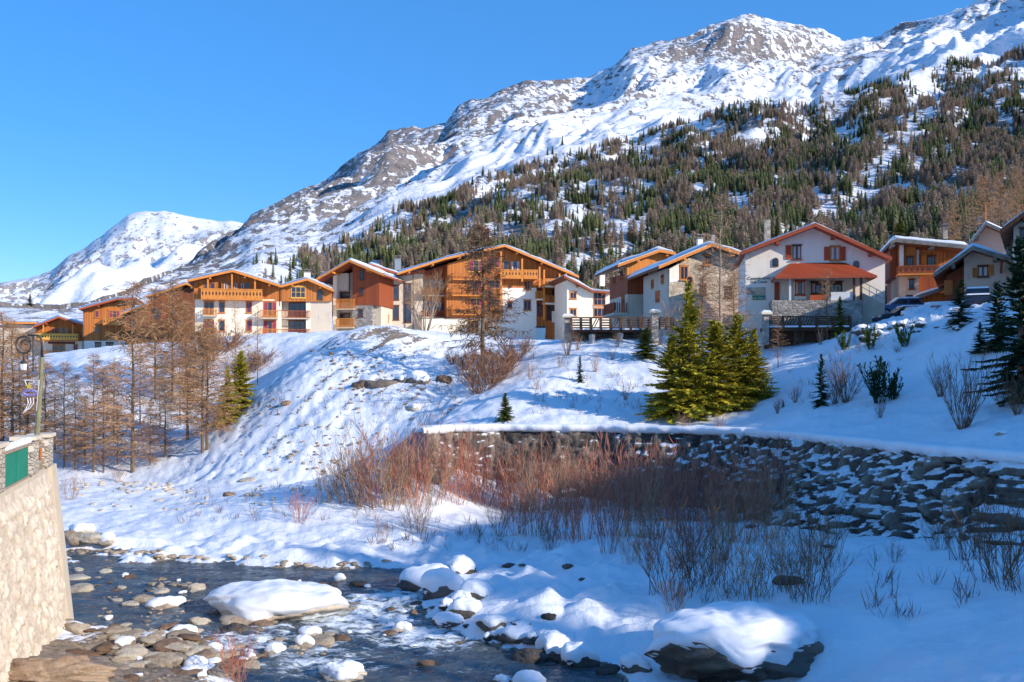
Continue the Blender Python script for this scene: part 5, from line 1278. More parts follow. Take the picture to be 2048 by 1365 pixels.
for px, py, top, k_, lb, sx in hollow:
    p = hit(px, py, 60) if py > 700 else hit(px, py, 90); h = hpx(p, top)
    put('larch_tree', LM[k_], ('bark', 'twig_brown'), p - Vector((0, 0, .1)), h / 12, label=lb, group='larches in the left hollow', sxy=sx * (13 / max(h, 9)) ** .3)
for i, (px, py, top) in enumerate(sorted([(170, 930, 790), (300, 930, 800), (330, 915, 760), (110, 900, 760), (235, 930, 800), (280, 850, 690), (380, 820, 700), (75, 900, 770), (320, 860, 740), (-15, 900, 680), (40, 880, 690), (360, 850, 700), (215, 840, 740)])):
    p = hit(px, py, 60); h = hpx(p, top)
    put('larch_tree', LMD[i % 3] if i % 2 else LM[i % 5], ('bark', 'twig_dark' if False else 'twig_brown'), p - Vector((0, 0, .1)), h / 12, label=ORD[i] + ' small bare larch from the left in the thicket of the hollow', group='small larches in the left hollow', sxy=1.3)
p = hit(470, 800, 60); put('larch_tree', LMD[0], ('bark', 'twig_dark'), p, hpx(p, 600) / 12, label='thin dark young larch in front of the cream twin gabled wall', cat='tree', sxy=.9)
p = hit(515, 770, 60); put('larch_tree', LMD[1], ('bark', 'twig_dark'), p, hpx(p, 610) / 12, label='thin young larch by the balconies of the twin gabled house', cat='tree', sxy=.8)

# ---- big sprawling larch on the slope
BL = larch_meshes(300, 15, 5.6, 150, 30, .95, .12, .26, .9, .028, .5)
p = hit(965, 752, 60); h = hpx(p, 440)
put('larch_tree', BL, ('bark', 'twig_dark'), p - Vector((0, 0, .3)), h / 15, label='big sprawling dark larch with drooping boughs in front of the wide gable', sxy=1.0)
BT = round_tree_meshes(310)
p = at(850, 676, 116); p.z = gz(p.x, p.y) - .2
put('bare_tree', BT, ('bark_pale', 'twig_brown'), p, hpx(p, 528) / 9.0, label='bare many-stemmed round tree left of the wide orange gable')
p = at(985, 690, 108); p.z = gz(p.x, p.y); put('bare_tree', BT, ('bark_pale', 'twig_brown'), p, .35, label='small bare tree in front of the yellow ground floor windows')
TL = larch_meshes(320, 15, 2.6, 130, 13, .35, .22, .14, .55, .014)
p = at(1441, 702, 74); p.z = gz(p.x, p.y) - .3; put('larch_tree', TL, ('bark_pale', 'twig_tan'), p, hpx(p, 388) / 15, label='very tall slender larch left of the white house, rising above all roofs', sxy=1.3)
p = at(1405, 702, 80); p.z = gz(p.x, p.y) - .3; put('larch_tree', LM[1], ('bark_pale', 'twig_tan'), p, hpx(p, 520) / 12, label='bushy larch between the big spruce and the stone house', sxy=1.5)
p = at(1468, 700, 77); p.z = gz(p.x, p.y) - .3; put('larch_tree', LM[3], ('bark_pale', 'twig_tan'), p, hpx(p, 545) / 12, label='bushy larch against the left corner of the white house', sxy=1.4)
p = at(1654, 676, 75); p.z = gz(p.x, p.y) - .3; put('larch_tree', LMD[2], ('bark_pale', 'twig_tan'), p, hpx(p, 535) / 12, label='slim pale larch in front of the red porch', sxy=1.4)
p = at(1556, 715, 70); p.z = gz(p.x, p.y) - .3; put('larch_tree', LMD[1], ('bark_pale', 'twig_tan'), p, hpx(p, 628) / 12, label='slim bare sapling below the left end of the slatted railing', sxy=1.2)
SM = [shrub_mesh(400 + i, 2.6, 26, .25, .6, 7, .02, .5, .009) for i in range(3)]
VS = [shrub_mesh(410 + i, 3.2, 40, .25, .75, 14, .018, .6, .010, curl=.22) for i in range(3)]

# ---- evergreens
SP = [spruce_meshes(500 + i, 9, 3.3, 190, .5, .28, .05, .02, 16, [1.25, .8, .7][i]) for i in range(3)]
SPD = [spruce_meshes(520 + i, 9, 2.3, 150, .55, .24, .05, .03, 16) for i in range(3)]
def spr(k_, px, py, top, lb, mt='needle', sxy=1, y0=40, base=None, src=None, Y=None, cat='tree', name='spruce_tree', group=None):
    p = base or (hit(px, py, y0) if Y is None else Vector((at(px, py, Y).x, Y, gz(at(px, py, Y).x, Y)))); h = hpx(p, top)
    return put(name, (src or SP)[k_], ('bark', [mt, 'bark']), p - Vector((0, 0, .15)), h / 9, parts=('trunk', 'foliage'), label=lb, sxy=sxy, cat=cat, group=group)
spr(0, 1378, 832, 565, 'big yellow green spruce above the river wall, the taller of the pair', sxy=1.0, y0=50)
spr(1, 1475, 806, 628, 'broad yellow green spruce, the shorter of the pair above the river wall', sxy=1.2, y0=50)
spr(2, 1430, 822, 640, 'low olive spruce between the tall pair', sxy=1.4, y0=50)
spr(2, 1345, 836, 672, 'low olive spruce at the left foot of the tallest one', sxy=1.15, y0=50)
spr(0, 1508, 800, 655, 'low olive spruce at the right end of the spruce group', sxy=1.1, y0=50)
spr(1, 482, 820, 700, 'olive spruce showing behind the twin-trunked larch', sxy=1.0, y0=70)
spr(0, 455, 850, 730, 'dark olive spruce low at the left edge of the snow ridge', sxy=1.0, y0=70)
# the dark spruce on the right and small evergreens get meshes with dark needles
def recol(ms, mt):
    out = []
    for a, b_ in ms:
        a2, b2 = a.copy(), b_.copy(); a2.materials.clear(); b2.materials.clear(); out.append((a2, b2))
    return out
SPK = recol(SPD, None); SPM = recol([SP[1], SPD[0]], None)
spr(0, 2042, 800, 470, 'large dark drooping spruce cut off by the right edge', 'needle_dark', 1.25, src=SPK, y0=40)
spr(1, 1995, 700, 560, 'dark spruce with hanging boughs left of the large one at the right edge', 'needle_dark', 1.3, src=SPK, y0=40)
spr(2, 1960, 708, 640, 'small dark spruce hanging low on the shaded slope under the garage house', 'needle_dark', 1.2, src=SPK, y0=40)
spr(0, 1922, 648, 555, 'dark green spruce in front of the orange lean-to', 'needle_dark', 1.3, src=SPK, Y=63)
spr(1, 1643, 812, 704, 'small narrow dark spruce on the blue shaded slope', 'needle_dark', .8, src=SPK, y0=40)
spr(0, 1160, 766, 708, 'tiny dark spruce alone on the terrace slope', 'needle_dark', .8, src=SPK, y0=55)
spr(0, 1010, 842, 782, 'small green spruce just above the left end of the river wall', 'needle_mid', 1.0, src=SPM, y0=55)
spr(1, 1566, 815, 795, 'tiny spruce seedling right of the big pair', 'needle_dark', 1.1, src=SPK, y0=45)
spr(0, 1293, 712, 652, 'low green spruce at the foot of the tall gatepost', 'needle_mid', 1.5, src=SPM, Y=78)
spr(1, 1680, 700, 590, 'thin yellowing spruce in front of the right end of the porch', 'needle_mid', .9, src=SPM, Y=73)
spr(0, 1800, 455, 437, 'rounded ochre conifer behind the right hand chalet roof', 'needle_mid', 1.4, src=SPM, base=at(1800, 475, 130))
spr(2, 60, 612, 588, 'dark spruce on the snowy rise at the far left', 'needle_dark', 1.6, src=SPK, base=at(60, 612, 320))
# dwarf pines: upright brushes of needles
def pine_bush(seed, n=16, h=2.6):
    C = TB(seed); R = C.R
    for i in range(n):
        a = R.uniform(0, 6.28); l = R.random() * .55; d = Vector((math.cos(a) * l, math.sin(a) * l, 1)).normalized(); p = Vector((math.cos(a) * .45 * R.random(), math.sin(a) * .45 * R.random(), 0)); L = h * R.uniform(.6, 1.0)
        C.tube([p, p + d * L], [.03, .012], 3, 1)
        for j in range(60):
            t = R.uniform(.15, 1); q = p + d * L * t; e = (d * .9 + Vector((R.uniform(-1, 1), R.uniform(-1, 1), R.uniform(-.1, .5)))).normalized(); C.blade(q, q + e * .28, .03, 0)
    return C.mesh('foliage')
PB = [pine_bush(600 + i) for i in range(2)]
for i, (px, py, top, lb, mt) in enumerate([(1762, 808, 715, 'dwarf pine with upright brushes on the shaded slope', 'needle_dark'), (1788, 800, 745, 'lower right half of the dwarf pine clump on the shaded slope', 'needle_dark'), (1740, 700, 650, 'snowy dwarf pine on the rough bank below the cars', 'needle_mid'), (1810, 695, 645, 'yellow green dwarf pine in the rough bank below the low wall', 'needle_mid'), (1690, 700, 662, 'sunlit dwarf pine at the left end of the rough bank', 'needle_mid'), (1530, 800, 752, 'slanting dwarf pine at the right foot of the big spruces', 'needle_mid')]):
    p = hit(px, py, 40); me = PB[i % 2].copy(); me.materials.clear(); put1('dwarf_pine', me, [mt, 'bark'], p, hpx(p, top) / 2.6, lb, 'shrub', sxy=1.1)

# ---- brush on the slope by the big larch, and shrubs dotted over the slopes
BR = [shrub_mesh(420 + i, 2.6, 60, .5, .8, 14, .016, .55, .010, curl=.25) for i in range(3)]
for i, (px, py, top, sx, lb) in enumerate([(962, 785, 690, 1.3, 'rust brown brush at the foot of the sprawling larch'), (990, 765, 680, 1.4, 'dense brown brush right of the sprawling larch trunk'), (1030, 720, 672, 1.6, 'brown brush on the crest right of the sprawling larch'), (930, 740, 700, 1.3, 'thin brown brush left of the sprawling larch trunk'), (1005, 745, 700, 1.3, 'low brown brush in the dip right of the sprawling larch'), (905, 730, 700, 1.2, 'twiggy brush on the slope under the larch boughs'), (1050, 700, 668, 1.2, 'last brown brush before the terrace'), (450, 700, 650, 2.0, 'brown scrub on the crest below the twin gabled house'), (415, 720, 640, 1.8, 'rust scrub beside the left corner of the twin gabled house'), (520, 730, 690, 2.0, 'scrub on the dark bank left of the snow ridge'), (490, 750, 700, 1.8, 'scrub above the olive spruces')]):
    p = hit(px, py, 60); put1('brush', BR[i % 3], 'twig_brush', p, hpx(p, top) / 2.6, lb, 'shrub', sxy=sx)
for i, (px, py, top, k_, lb) in enumerate([(1925, 858, 690, 0, 'tall bare vase-shaped shrub on the blue slope above the wall'), (1880, 795, 720, 1, 'crooked bare shrub left of the tall vase-shaped one'), (1693, 805, 700, 2, 'leafless shrub between the narrow spruce and the dwarf pine'), (1670, 808, 730, 1, 'thin leafless shrub close right of the narrow spruce'), (1760, 838, 800, 0, 'low bare shrub below the dwarf pine'), (1555, 828, 790, 1, 'small bare shrub on the bright strip above the wall'), (1590, 806, 765, 2, 'small bare shrub right of the spruce seedling'), (2003, 815, 740, 2, 'staked bare sapling on the slope near the right edge'), (2035, 830, 740, 0, 'bare shrub under the dark spruce at the right edge'),
   (1250, 800, 760, 1, 'small bare shrub in the middle of the terrace slope'), (1225, 720, 690, 0, 'bare shrub high on the terrace slope'), (1190, 745, 700, 2, 'bare shrub near the tiny spruce'), (1120, 735, 700, 1, 'bare shrub left of the tiny spruce'), (1135, 712, 640, 0, 'tall bare shrub under the left end of the terrace'), (1155, 700, 660, 1, 'red stemmed shrub under the terrace railing'), (1235, 695, 655, 2, 'pale bare shrub before the terrace middle'), (1285, 680, 625, 0, 'bare shrub left of the tall gatepost'), (1075, 780, 745, 2, 'bare shrub at the left of the terrace slope'), (1060, 760, 720, 1, 'bare shrub just below the brown brush'), (1600, 690, 650, 0, 'shrub under the slatted railing'), (1565, 690, 655, 1, 'orange twigged shrub at the left of the slatted railing'), (1640, 690, 650, 2, 'shrub under the right of the slatted railing'), (1712, 640, 605, 1, 'orange twigged shrub by the porch corner'), (1740, 640, 610, 2, 'pale forked shrub near the outside stairs'), (1320, 690, 640, 0, 'red brown shrub right of the tall gatepost'), (1345, 690, 590, 1, 'tall bare bush behind the big spruce'), (1500, 700, 640, 2, 'orange twigged bush right of the bushy larches')]):
    p = hit(px, py, 36); put1('bare_shrub', (VS if i < 9 else SM)[k_], 'twig_dark' if i < 9 else 'twig_tan', p, hpx(p, top) / (3.2 if i < 9 else 2.6), lb, 'shrub', sxy=.8)

# ---- willow thicket on the flat in front of the wall
WM = [shrub_mesh(700 + i, 3.0, 32, .7, .50, 15, .012, .6, .0068, curl=.2) for i in range(6)]
WMV = [m_.copy() for m_ in WM[:4]]; WTN = [m_.copy() for m_ in WM[2:5]]
for q in WMV + WTN: q.materials.clear()
WB = [m_.copy() for m_ in WM[:3]]; WT = [m_.copy() for m_ in WM[3:5]]
for q in WB + WT: q.materials.clear()
R_ = random.Random(5); n_ = 0
spots = [(750 + i * 37 + R_.uniform(-12, 12), 1003 + R_.uniform(-4, 8), 'a') for i in range(9)] + [(1080 + i * 44 + R_.uniform(-14, 14), 1030 + R_.uniform(-8, 14), 'b') for i in range(12)] + [(1040 + i * 46 + R_.uniform(-14, 14), 1075 + R_.uniform(-12, 14), 'b') for i in range(12)] + [(1230 + i * 42 + R_.uniform(-14, 14), 1115 + R_.uniform(-12, 12), 'c') for i in range(6)] + [(780 + i * 44, 990 + R_.uniform(-3, 4), 'a') for i in range(6)] + [(1050 + i * 42, 1003 + R_.uniform(-4, 5), 'a') for i in range(12)] + [(1270 + i * 36, 1042, 'b') for i in range(9)]
spots.sort(key=lambda q: (q[2], q[0])); cnt = {'a': 0, 'b': 0, 'c': 0}
for px, py, z_ in spots:
    p = hit(px, py, 30, 58)
    if p.y > wallY(p.x) - .9 and p.x > WX0: continue
    hgt = {'a': R_.uniform(2.6, 4.4), 'b': R_.uniform(2.6, 4.7), 'c': R_.uniform(1.5, 2.9)}[z_]
    lb = ORD[cnt[z_]] + {'a': ' willow clump from the left along the foot of the river wall', 'b': ' willow clump from the left in the middle of the thicket', 'c': ' willow clump from the left along the near edge of the thicket'}[z_]; cnt[z_] += 1
    wk = R_.random() * (1 if z_ != 'c' else .4) + (.6 if z_ == 'c' else 0); put1('willow_shrub', *((WM[n_ % 6], 'twig_red') if wk < .62 else (WMV[n_ % 4], 'twig_mauve') if wk < .8 else (WTN[n_ % 3], 'twig_tan')), p, hgt / 3.0, lb, 'shrub', {'a': 'willows along the foot of the wall', 'b': 'willows in the middle of the thicket', 'c': 'willows at the near edge of the thicket'}[z_], sxy=R_.uniform(.75, 1.0)); n_ += 1
for i, (px, py, hh_, lb, mt) in enumerate([(600, 1042, 1.9, 'low bright red willow bush standing alone on the flat', 'twig_red'), (660, 1000, 2.4, 'grey brown willow bush left of the wall end', 'twig_tan'), (700, 1005, 2.8, 'brown willow bush near the foot of the snow ridge', 'twig_tan'), (735, 1010, 4.2, 'tall brown willow bush just before the grey wall end', 'twig_tan'), (775, 1012, 4.6, 'tallest brown willow in front of the grey wall end', 'twig_tan'), (140, 1000, 1.9, 'grey twiggy bush at the foot of the road wall corner', 'twig_tan'), (235, 960, 1.6, 'sparse bush at the mouth of the hollow', 'twig_tan'), (838, 1065, 2.2, 'thin grey bush alone on the flat before the thicket', 'twig_tan'), (765, 1085, 1.2, 'tiny twiggy bush near the far river bank', 'twig_tan'), (1000, 1070, 1.8, 'slanting twigs in the snow before the thicket', 'twig_dark'), (1100, 1100, 1.5, 'low arching twigs in blue snow near the thicket', 'twig_dark'),
   (1340, 1190, 3.0, 'dark bushy willow behind the large snowy boulder, left one', 'twig_dark'), (1410, 1170, 2.6, 'dark bushy willow behind the large snowy boulder, middle one', 'twig_dark'), (1490, 1195, 2.6, 'fine grey shrub just above the large snowy boulder', 'twig_tan'), (1575, 1180, 2.4, 'fine grey shrub around the dark hollow', 'twig_tan'), (1620, 1200, 2.2, 'fine shrub at the right shoulder of the large boulder', 'twig_dark'), (1640, 1130, 2.6, 'dark bare shrub between boulder and river wall', 'twig_dark'), (1350, 1225, 1.3, 'short upright twigs touching the large boulder', 'twig_dark'),
   (2000, 1160, 2.6, 'sprawling dark shrub by the wall near the right edge', 'twig_dark'), (1930, 1120, 2.2, 'leaning dark shrub against the foot of the wall', 'twig_dark'), (2045, 1180, 2.4, 'dark shrub cut off by the right edge below the wall', 'twig_dark'), (1880, 1100, 1.6, 'low twiggy shrub under the wall', 'twig_dark'), (1790, 1125, .8, 'single small twig cluster in the open blue snow', 'twig_dark'), (470, 1362, 1.6, 'small red twiggy bush among the stones at the bottom', 'twig_red'), (1370, 905, 1.2, 'bare twigs poking through the snow on the wall top', 'twig_tan'), (1440, 905, 1.3, 'grey twigs on the wall top in the middle', 'twig_tan')]):
    p = hit(px, py, 24, 75); src = [WM[0], WM[2], WM[4]][i % 3] if mt == 'twig_red' else (WB if mt == 'twig_tan' else None)
    me = src[i % 3] if src and mt != 'twig_red' else (src and WM[i % 6]) or WT[i % 2]
    put1('bare_shrub', me, mt, p, hh_ / 3.0, lb, 'shrub', sxy=1.25 if hh_ > 2 else 1.0)

# ---- dead grass and fine twigs poking out of the snow
C = TB(77); R_ = random.Random(9)
for cx_, cy_, dx_, dy_, n_t in ((1180, 770, 120, 60, 110), (1700, 740, 120, 70, 60), (850, 820, 60, 40, 40), (560, 1010, 200, 40, 70), (900, 1075, 160, 30, 60), (1500, 1160, 120, 50, 60), (660, 860, 120, 80, 90), (480, 720, 70, 30, 60), (1850, 1180, 120, 60, 30)):
    for i in range(n_t):
        p = hit(cx_ + R_.uniform(-dx_, dx_), cy_ + R_.uniform(-dy_, dy_), 26, 110)
        for j in range(R_.randint(3, 9)):
            q = p + Vector((R_.uniform(-.12, .12), R_.uniform(-.12, .12), -.05)); C.blade(q, q + Vector((R_.uniform(-.3, .3), R_.uniform(-.3, .3), R_.uniform(.2, .7))), .010)
link('dry_grass', C.mesh('dry_grass'), None, M['twig_dark'], kind='stuff', label='dead grass and twigs poking out of the snow', cat='grass')

# ---- the wood on the mountain slope
tmap = np.array(T[:, 0]); 
def slope_at(px, t):
    j = np.interp(px, mu, np.arange(len(mu))); i = np.interp(t, tmap, np.arange(len(tmap))); i0 = np.clip(i.astype(int), 0, len(tmap) - 2); j0 = np.clip(j.astype(int), 0, len(mu) - 2); fi = i - i0; fj = j - j0
    def g(A): return (A[i0, j0] * (1 - fi) + A[i0 + 1, j0] * fi) * (1 - fj) + (A[i0, j0 + 1] * (1 - fi) + A[i0 + 1, j0 + 1] * fi) * fj
    return g(MX), g(MY), g(MZ2)
rs = np.random.RandomState(3); n0 = 130000
px = rs.uniform(430, 2150, n0); t = rs.uniform(.80, 2.03, n0); X, Y, Zz = slope_at(px, t); py = HZ - (Zz - H) / Y * F
den = np.clip(0.85 + 1.3 * fbm(px / 90, py / 60, 4, 101), 0, 1) * (0.75 + .25 * sstep(1200, 1500, px))
den *= np.where(px < 740, 0.0 + .22 * sstep(600, 740, px) + .25 * sstep(500, 560, px) * sstep(480, 520, py) * sstep(.1, .3, fbm(px / 60, py / 22, 2, 7) + .2), 1)
patch = sstep(730, 780, px) * sstep(1350, 1150, px) * sstep(0, 40, py - np.interp(px, tree_px[:, 0], tree_px[:, 1]) - 25)
den *= 1 - .80 * patch * sstep(-.15, .22, fbm(px / 45, py / 28, 3, 102))
cx = np.interp(py, [190, 300, 400, 450], [1895, 1790, 1725, 1640]); den *= 1 - .95 * np.exp(-((px - cx) / np.interp(py, [190, 450], [16, 34])) ** 2) * sstep(470, 440, py) * sstep(185, 210, py)
den *= 1 - .75 * sstep(.08, .35, fbm(px / 42 + 9, py / 26, 4, 103))
den = den * (Y / 1500) ** 1.0 * 1.25
den *= np.where(t > 1.97, .6, 1) * np.where(Y < 420, .6, 1)
ok = (rs.uniform(0, 1, n0) < den * .88) & (py < 640) & (py > np.interp(px, tree_px[:, 0], tree_px[:, 1]) - 6 - 30 * (rs.uniform(0, 1, n0) < .04))
X, Y, Zz, px, py, t = (a[ok] for a in (X, Y, Zz, px, py, t))
# thin scatter above the tree line on the right
kind = (fbm(px / 70, py / 50, 2, 111) + rs.uniform(-.5, .5, len(X)) + .10 * sstep(300, 420, py) * 0 + .25 * sstep(1850, 2000, px) * sstep(250, 330, py) + .12 * sstep(40, 0, py - np.interp(px, tree_px[:, 0], tree_px[:, 1]))) > 0.0       # True = larch
order = np.argsort(Y); X, Y, Zz, px, py, kind = (a[order] for a in (X, Y, Zz, px, py, kind))
hgt = rs.uniform(8, 17, len(X)) * np.interp(Y, [300, 900, 2000], [.85, .95, 1.1]); 
def far_tree(seed, larch):
    R = random.Random(seed); V = []; Fc = []
    def tri(a, b_, c): q = len(V); V.extend([a, b_, c]); Fc.append((q, q + 1, q + 2))
    tiers, bl, wd = (12, 7, .15) if larch else (12, 8, .145)
    for i in range(tiers):
        f = .06 + .92 * i / tiers; r = wd * (1 - f) ** (.75 if larch else .9) + .012; z = f
        for j in range(bl):
            a = 6.283 * (j + R.random()) / bl; L = r * R.uniform(.7, 1.2); w_ = (.020 if larch else .036) * (1.2 - f * .6); dz = (.035 if larch else -.045) * R.uniform(.5, 1.4)
            c, s_ = math.cos(a), math.sin(a)
            tri((-s_ * w_, c * w_, z + .04), (s_ * w_, -c * w_, z - .02), (c * L, s_ * L, z + dz))
            if larch: tri((c * L * .3, s_ * L * .3, z), (c * L * .75 - s_ * .03, s_ * L * .75 + c * .03, z + dz - .015), (c * L * .7 + s_ * .03, s_ * L * .7 - c * .03, z + dz + .03))
    for j in range(3):
        a = 6.283 * j / 3; b_ = 6.283 * (j + 1) / 3; r = .012
        tri((math.cos(a) * r, math.sin(a) * r, -.05), (math.cos(b_) * r, math.sin(b_) * r, -.05), (0, 0, 1.0))
    if not larch: tri((-.02, 0, .93), (.02, 0, .93), (0, 0, 1.02))
    return np.array(V), np.array(Fc)
def far_mat(name, stops):  # muted, paled colours stand in for haze over the far wood
    k = N(name); g = k.n('ShaderNodeNewGeometry'); f = k.noise(g.outputs['Position'], .12, 3); k.col(k.ramp(f, stops)); k.rough(.9, .1); return k.m
M['far_spruce'] = far_mat('distant spruce', [(.3, (.08, .11, .06)), (.5, (.15, .175, .08)), (.7, (.26, .26, .10))])
M['far_larch'] = far_mat('distant larch', [(.3, (.27, .205, .165)), (.5, (.40, .31, .24)), (.7, (.52, .40, .29))])
NI = 260
for lz, nm, mt in ((False, 'spruce', 'far_spruce'), (True, 'larch', 'far_larch')):
    var = [far_tree(800 + i + 20 * lz, lz) for i in range(5)]; mes = []
    for V, Fc in var: me = np_mesh(nm + '_tree', V, Fc, False); me.materials.append(M[mt]); mes.append(me)
    idx = np.where(kind == lz)[0]; near = idx[:NI // 2]; rest = idx[NI // 2:]
    for q, i in enumerate(near):
        o = link(nm + '_tree', mes[q % 5], None, label='%s at the foot of the wooded slope behind the village' % ('bare brown larch' if lz else 'dark green spruce'), cat='tree', group='nearest %s trees of the wooded slope' % nm)
        o.location = (X[i], Y[i], Zz[i] - .5); o.scale = (hgt[i] * 1.15, hgt[i] * 1.15, hgt[i]); o.rotation_euler.z = rnd.uniform(0, 6.28)
    VV = []; FF = []; MM_ = 0
    for v_ in range(5):
        ii = rest[v_::5]; V, Fc = var[v_]; a = rs.uniform(0, 6.283, len(ii)); c, s_ = np.cos(a), np.sin(a); sw = hgt[ii] * rs.uniform(1.3, 2.1, len(ii))
        x = (V[None, :, 0] * c[:, None] - V[None, :, 1] * s_[:, None]) * sw[:, None] + X[ii][:, None]; y = (V[None, :, 0] * s_[:, None] + V[None, :, 1] * c[:, None]) * sw[:, None] + Y[ii][:, None]; z = V[None, :, 2] * hgt[ii][:, None] + Zz[ii][:, None] - .5
        VV.append(np.stack([x, y, z], -1).reshape(-1, 3)); FF.append((Fc[None] + (np.arange(len(ii)) * len(V))[:, None, None]).reshape(-1, 3) + MM_); MM_ += len(ii) * len(V)
    me = np_mesh(nm + '_wood', np.concatenate(VV), np.concatenate(FF), False)
    link(nm + '_wood', me, None, M[mt], kind='stuff', label='%s trees covering the mountain slope behind the village' % ('brown larch' if lz else 'green spruce'), cat='wood')
print('forest trees', len(X))
# larger larches on the slope behind the right hand houses
for i, (px_, py_, top) in enumerate(sorted([(1908, 500, 400), (1938, 490, 372), (1965, 470, 352), (1998, 455, 345), (2034, 450, 335), (1985, 480, 392), (2022, 470, 380)])):
    p = at(px_, py_, 140 + 22 * (i % 3)); put('larch_tree', (LM[i % 5], LMD[i % 3])[i % 2], ('bark', 'twig_brown'), p, hpx(p, top) / 12, label=ORD[i] + ' tan larch from the left above the roofs of the right hand houses', group='larches above the right hand houses', sxy=1.2)
# trees on the unseen hillside whose crowns break up the light on the river boulders
for i in range(22):
    y = -26 + i * 1.5 + rnd.uniform(-.6, .6); x = 67 + rnd.uniform(-4, 4)
    z = 2 + np.interp(x, [44, 52, 68, 90], [0, .3, 1, .96]) * float(np.interp(y, [-140, -70, -30, -20, -12, -4, 4, 32], [30, 33, 32, 30, 29.3, 30.3, 34, 31])) - .5
    put('spruce_tree', SPK[i % 3], ('bark', ['needle_dark', 'bark']), Vector((x, y, z)), rnd.uniform(.42, .62), parts=('trunk', 'foliage'), label=ORD[i] + ' spruce from the near end on the right hillside', group='spruces on the right hillside', sxy=1.1)
# ------------------------------------------------------------------ river stones and boulders
def rock_verts(seed, nth=16, nph=24, flat=.6, facets=9, rough=.05):
    R = np.random.RandomState(seed); th = np.linspace(0, np.pi, nth); ph = np.linspace(0, 2 * np.pi, nph, endpoint=False)
    TH, PH = np.meshgrid(th, ph, indexing='ij'); Dv = np.stack([np.sin(TH) * np.cos(PH), np.sin(TH) * np.sin(PH), np.cos(TH)], -1)
    n = R.normal(size=(facets, 3)); n /= np.linalg.norm(n, axis=1)[:, None]; dist = R.uniform(.55, .98, facets)
    r = np.ones(TH.shape) * 1.05
    for i in range(facets):
        c = Dv @ n[i]; q = np.where(c > .15, dist[i] / np.maximum(c, .15), 9); r = -np.log(np.exp(-32 * r) + np.exp(-32 * np.minimum(q, 3))) / 32
    r = r + rough * fbm(Dv[..., 0] * 2.5 + seed, Dv[..., 1] * 2.5 + Dv[..., 2] * 3, 4, seed)
    return Dv * r[..., None] * np.array([1, .75, flat]), TH, nth, nph
def wrapf(nr, nc):
    i = np.arange(nr - 1)[:, None] * nc + np.arange(nc)[None, :]; j = np.arange(nr - 1)[:, None] * nc + (np.arange(nc)[None, :] + 1) % nc
    return np.stack([i, i + nc, j + nc, j], -1).reshape(-1, 4)
def rock_mesh(seed, snow=0.0, reach=1.3, hi=False, **k):
    nt_, np_ = (44, 72) if hi else (16, 24)
    V, TH, a, b_ = rock_verts(seed, nt_, np_, **k); me = np_mesh('stone', V.reshape(-1, 3), wrapf(a, b_)); sm = None
    if snow:
        th = np.linspace(0, 1, nt_)[:, None] * (reach * (1 + .16 * np.sin(np.arange(np_) * 6.283 / np_ * 3 + seed)[None, :] + (.13 if hi else .30) * fbm(np.arange(np_)[None, :] * 10.0 / np_ + seed, np.zeros((1, np_)), 3, 3) * np.linspace(0, 1, nt_)[:, None] ** 2))
        ti = np.clip(th / np.pi * (a - 1), 0, a - 1.001); i0 = ti.astype(int); f = (ti - i0)[..., None]; cc = np.broadcast_to(np.arange(np_), ti.shape)
        S = V[i0, cc] * (1 - f) + V[i0 + 1, cc] * f
        # smooth the snow form
        up = snow * (1 + .25 * fbm(S[..., 0] * 2, S[..., 1] * 2, 3, seed + 3)) * (1 - (np.linspace(0, 1, nt_)[:, None]) ** 3) ** .5; rad = 1.0 + .06 * (1 - np.linspace(0, 1, nt_)[:, None] ** 6)
        sphere = np.stack([np.sin(th) * np.cos(cc * 6.283 / np_), .75 * np.sin(th) * np.sin(cc * 6.283 / np_), np.cos(th) * (V[0, 0, 2])], -1)
        w_ = ((.75 if hi else .30) * (1 - np.linspace(0, 1, nt_)[:, None] ** 4))[..., None]
        S = S * (1 - w_) + sphere * w_; S[..., :2] *= rad[..., None]; S[..., 2] += up + .0
        edge = S[-1].copy(); edge[:, 2] -= .05; edge[:, :2] *= .93; S = np.concatenate([S, edge[None]])
        S[..., 2] += .03 * fbm(S[..., 0] * 3, S[..., 1] * 3, 3, seed) * np.r_[np.ones(nt_), 0][:, None]
        sm = np_mesh('snow', S.reshape(-1, 3), wrapf(nt_ + 1, np_))
    return me, sm
def rock_mat(name, c1, c2, c3, wet=False):
    k = N(name); g = k.n('ShaderNodeObjectInfo'); v = k.co(); a = k.noise(v, 1.6, 6, .65); st = k.noise(k.co(scale=(1, 1, 5), rot=(.3, .2, 0)), 1.8, 5, .6)
    f = k.math('ADD', k.math('MULTIPLY', a, .5), k.math('ADD', k.math('MULTIPLY', st, .35), k.math('MULTIPLY', g.outputs['Random'], .35)))
    k.col(k.ramp(f, [(.35, c1), (.6, c2), (.85, c3)])); k.rough(.75, .3).bump(k.math('ADD', a, k.math('MULTIPLY', k.noise(v, 9, 6, .7), .6)), .9, .16); return k.m
M['rock_tan'] = rock_mat('tan river stone', (.28, .21, .15), (.50, .42, .32), (.68, .61, .50))
M['rock_dark'] = rock_mat('wet dark stone', (.05, .045, .04), (.13, .11, .09), (.26, .21, .16))
M['rock_brown'] = rock_mat('brown bedrock', (.12, .07, .045), (.27, .17, .11), (.46, .35, .24))
RS = [rock_mesh(900 + i, .0, flat=[.36, .5, .3, .6][i % 4], facets=13, rough=.10) for i in range(8)]
RW = [rock_mesh(930 + i, [.10, .16, .2][i % 3], [1.25, 1.4, 1.15][i % 3], flat=[.36, .48, .58][i % 3], facets=12, rough=.10) for i in range(8)]
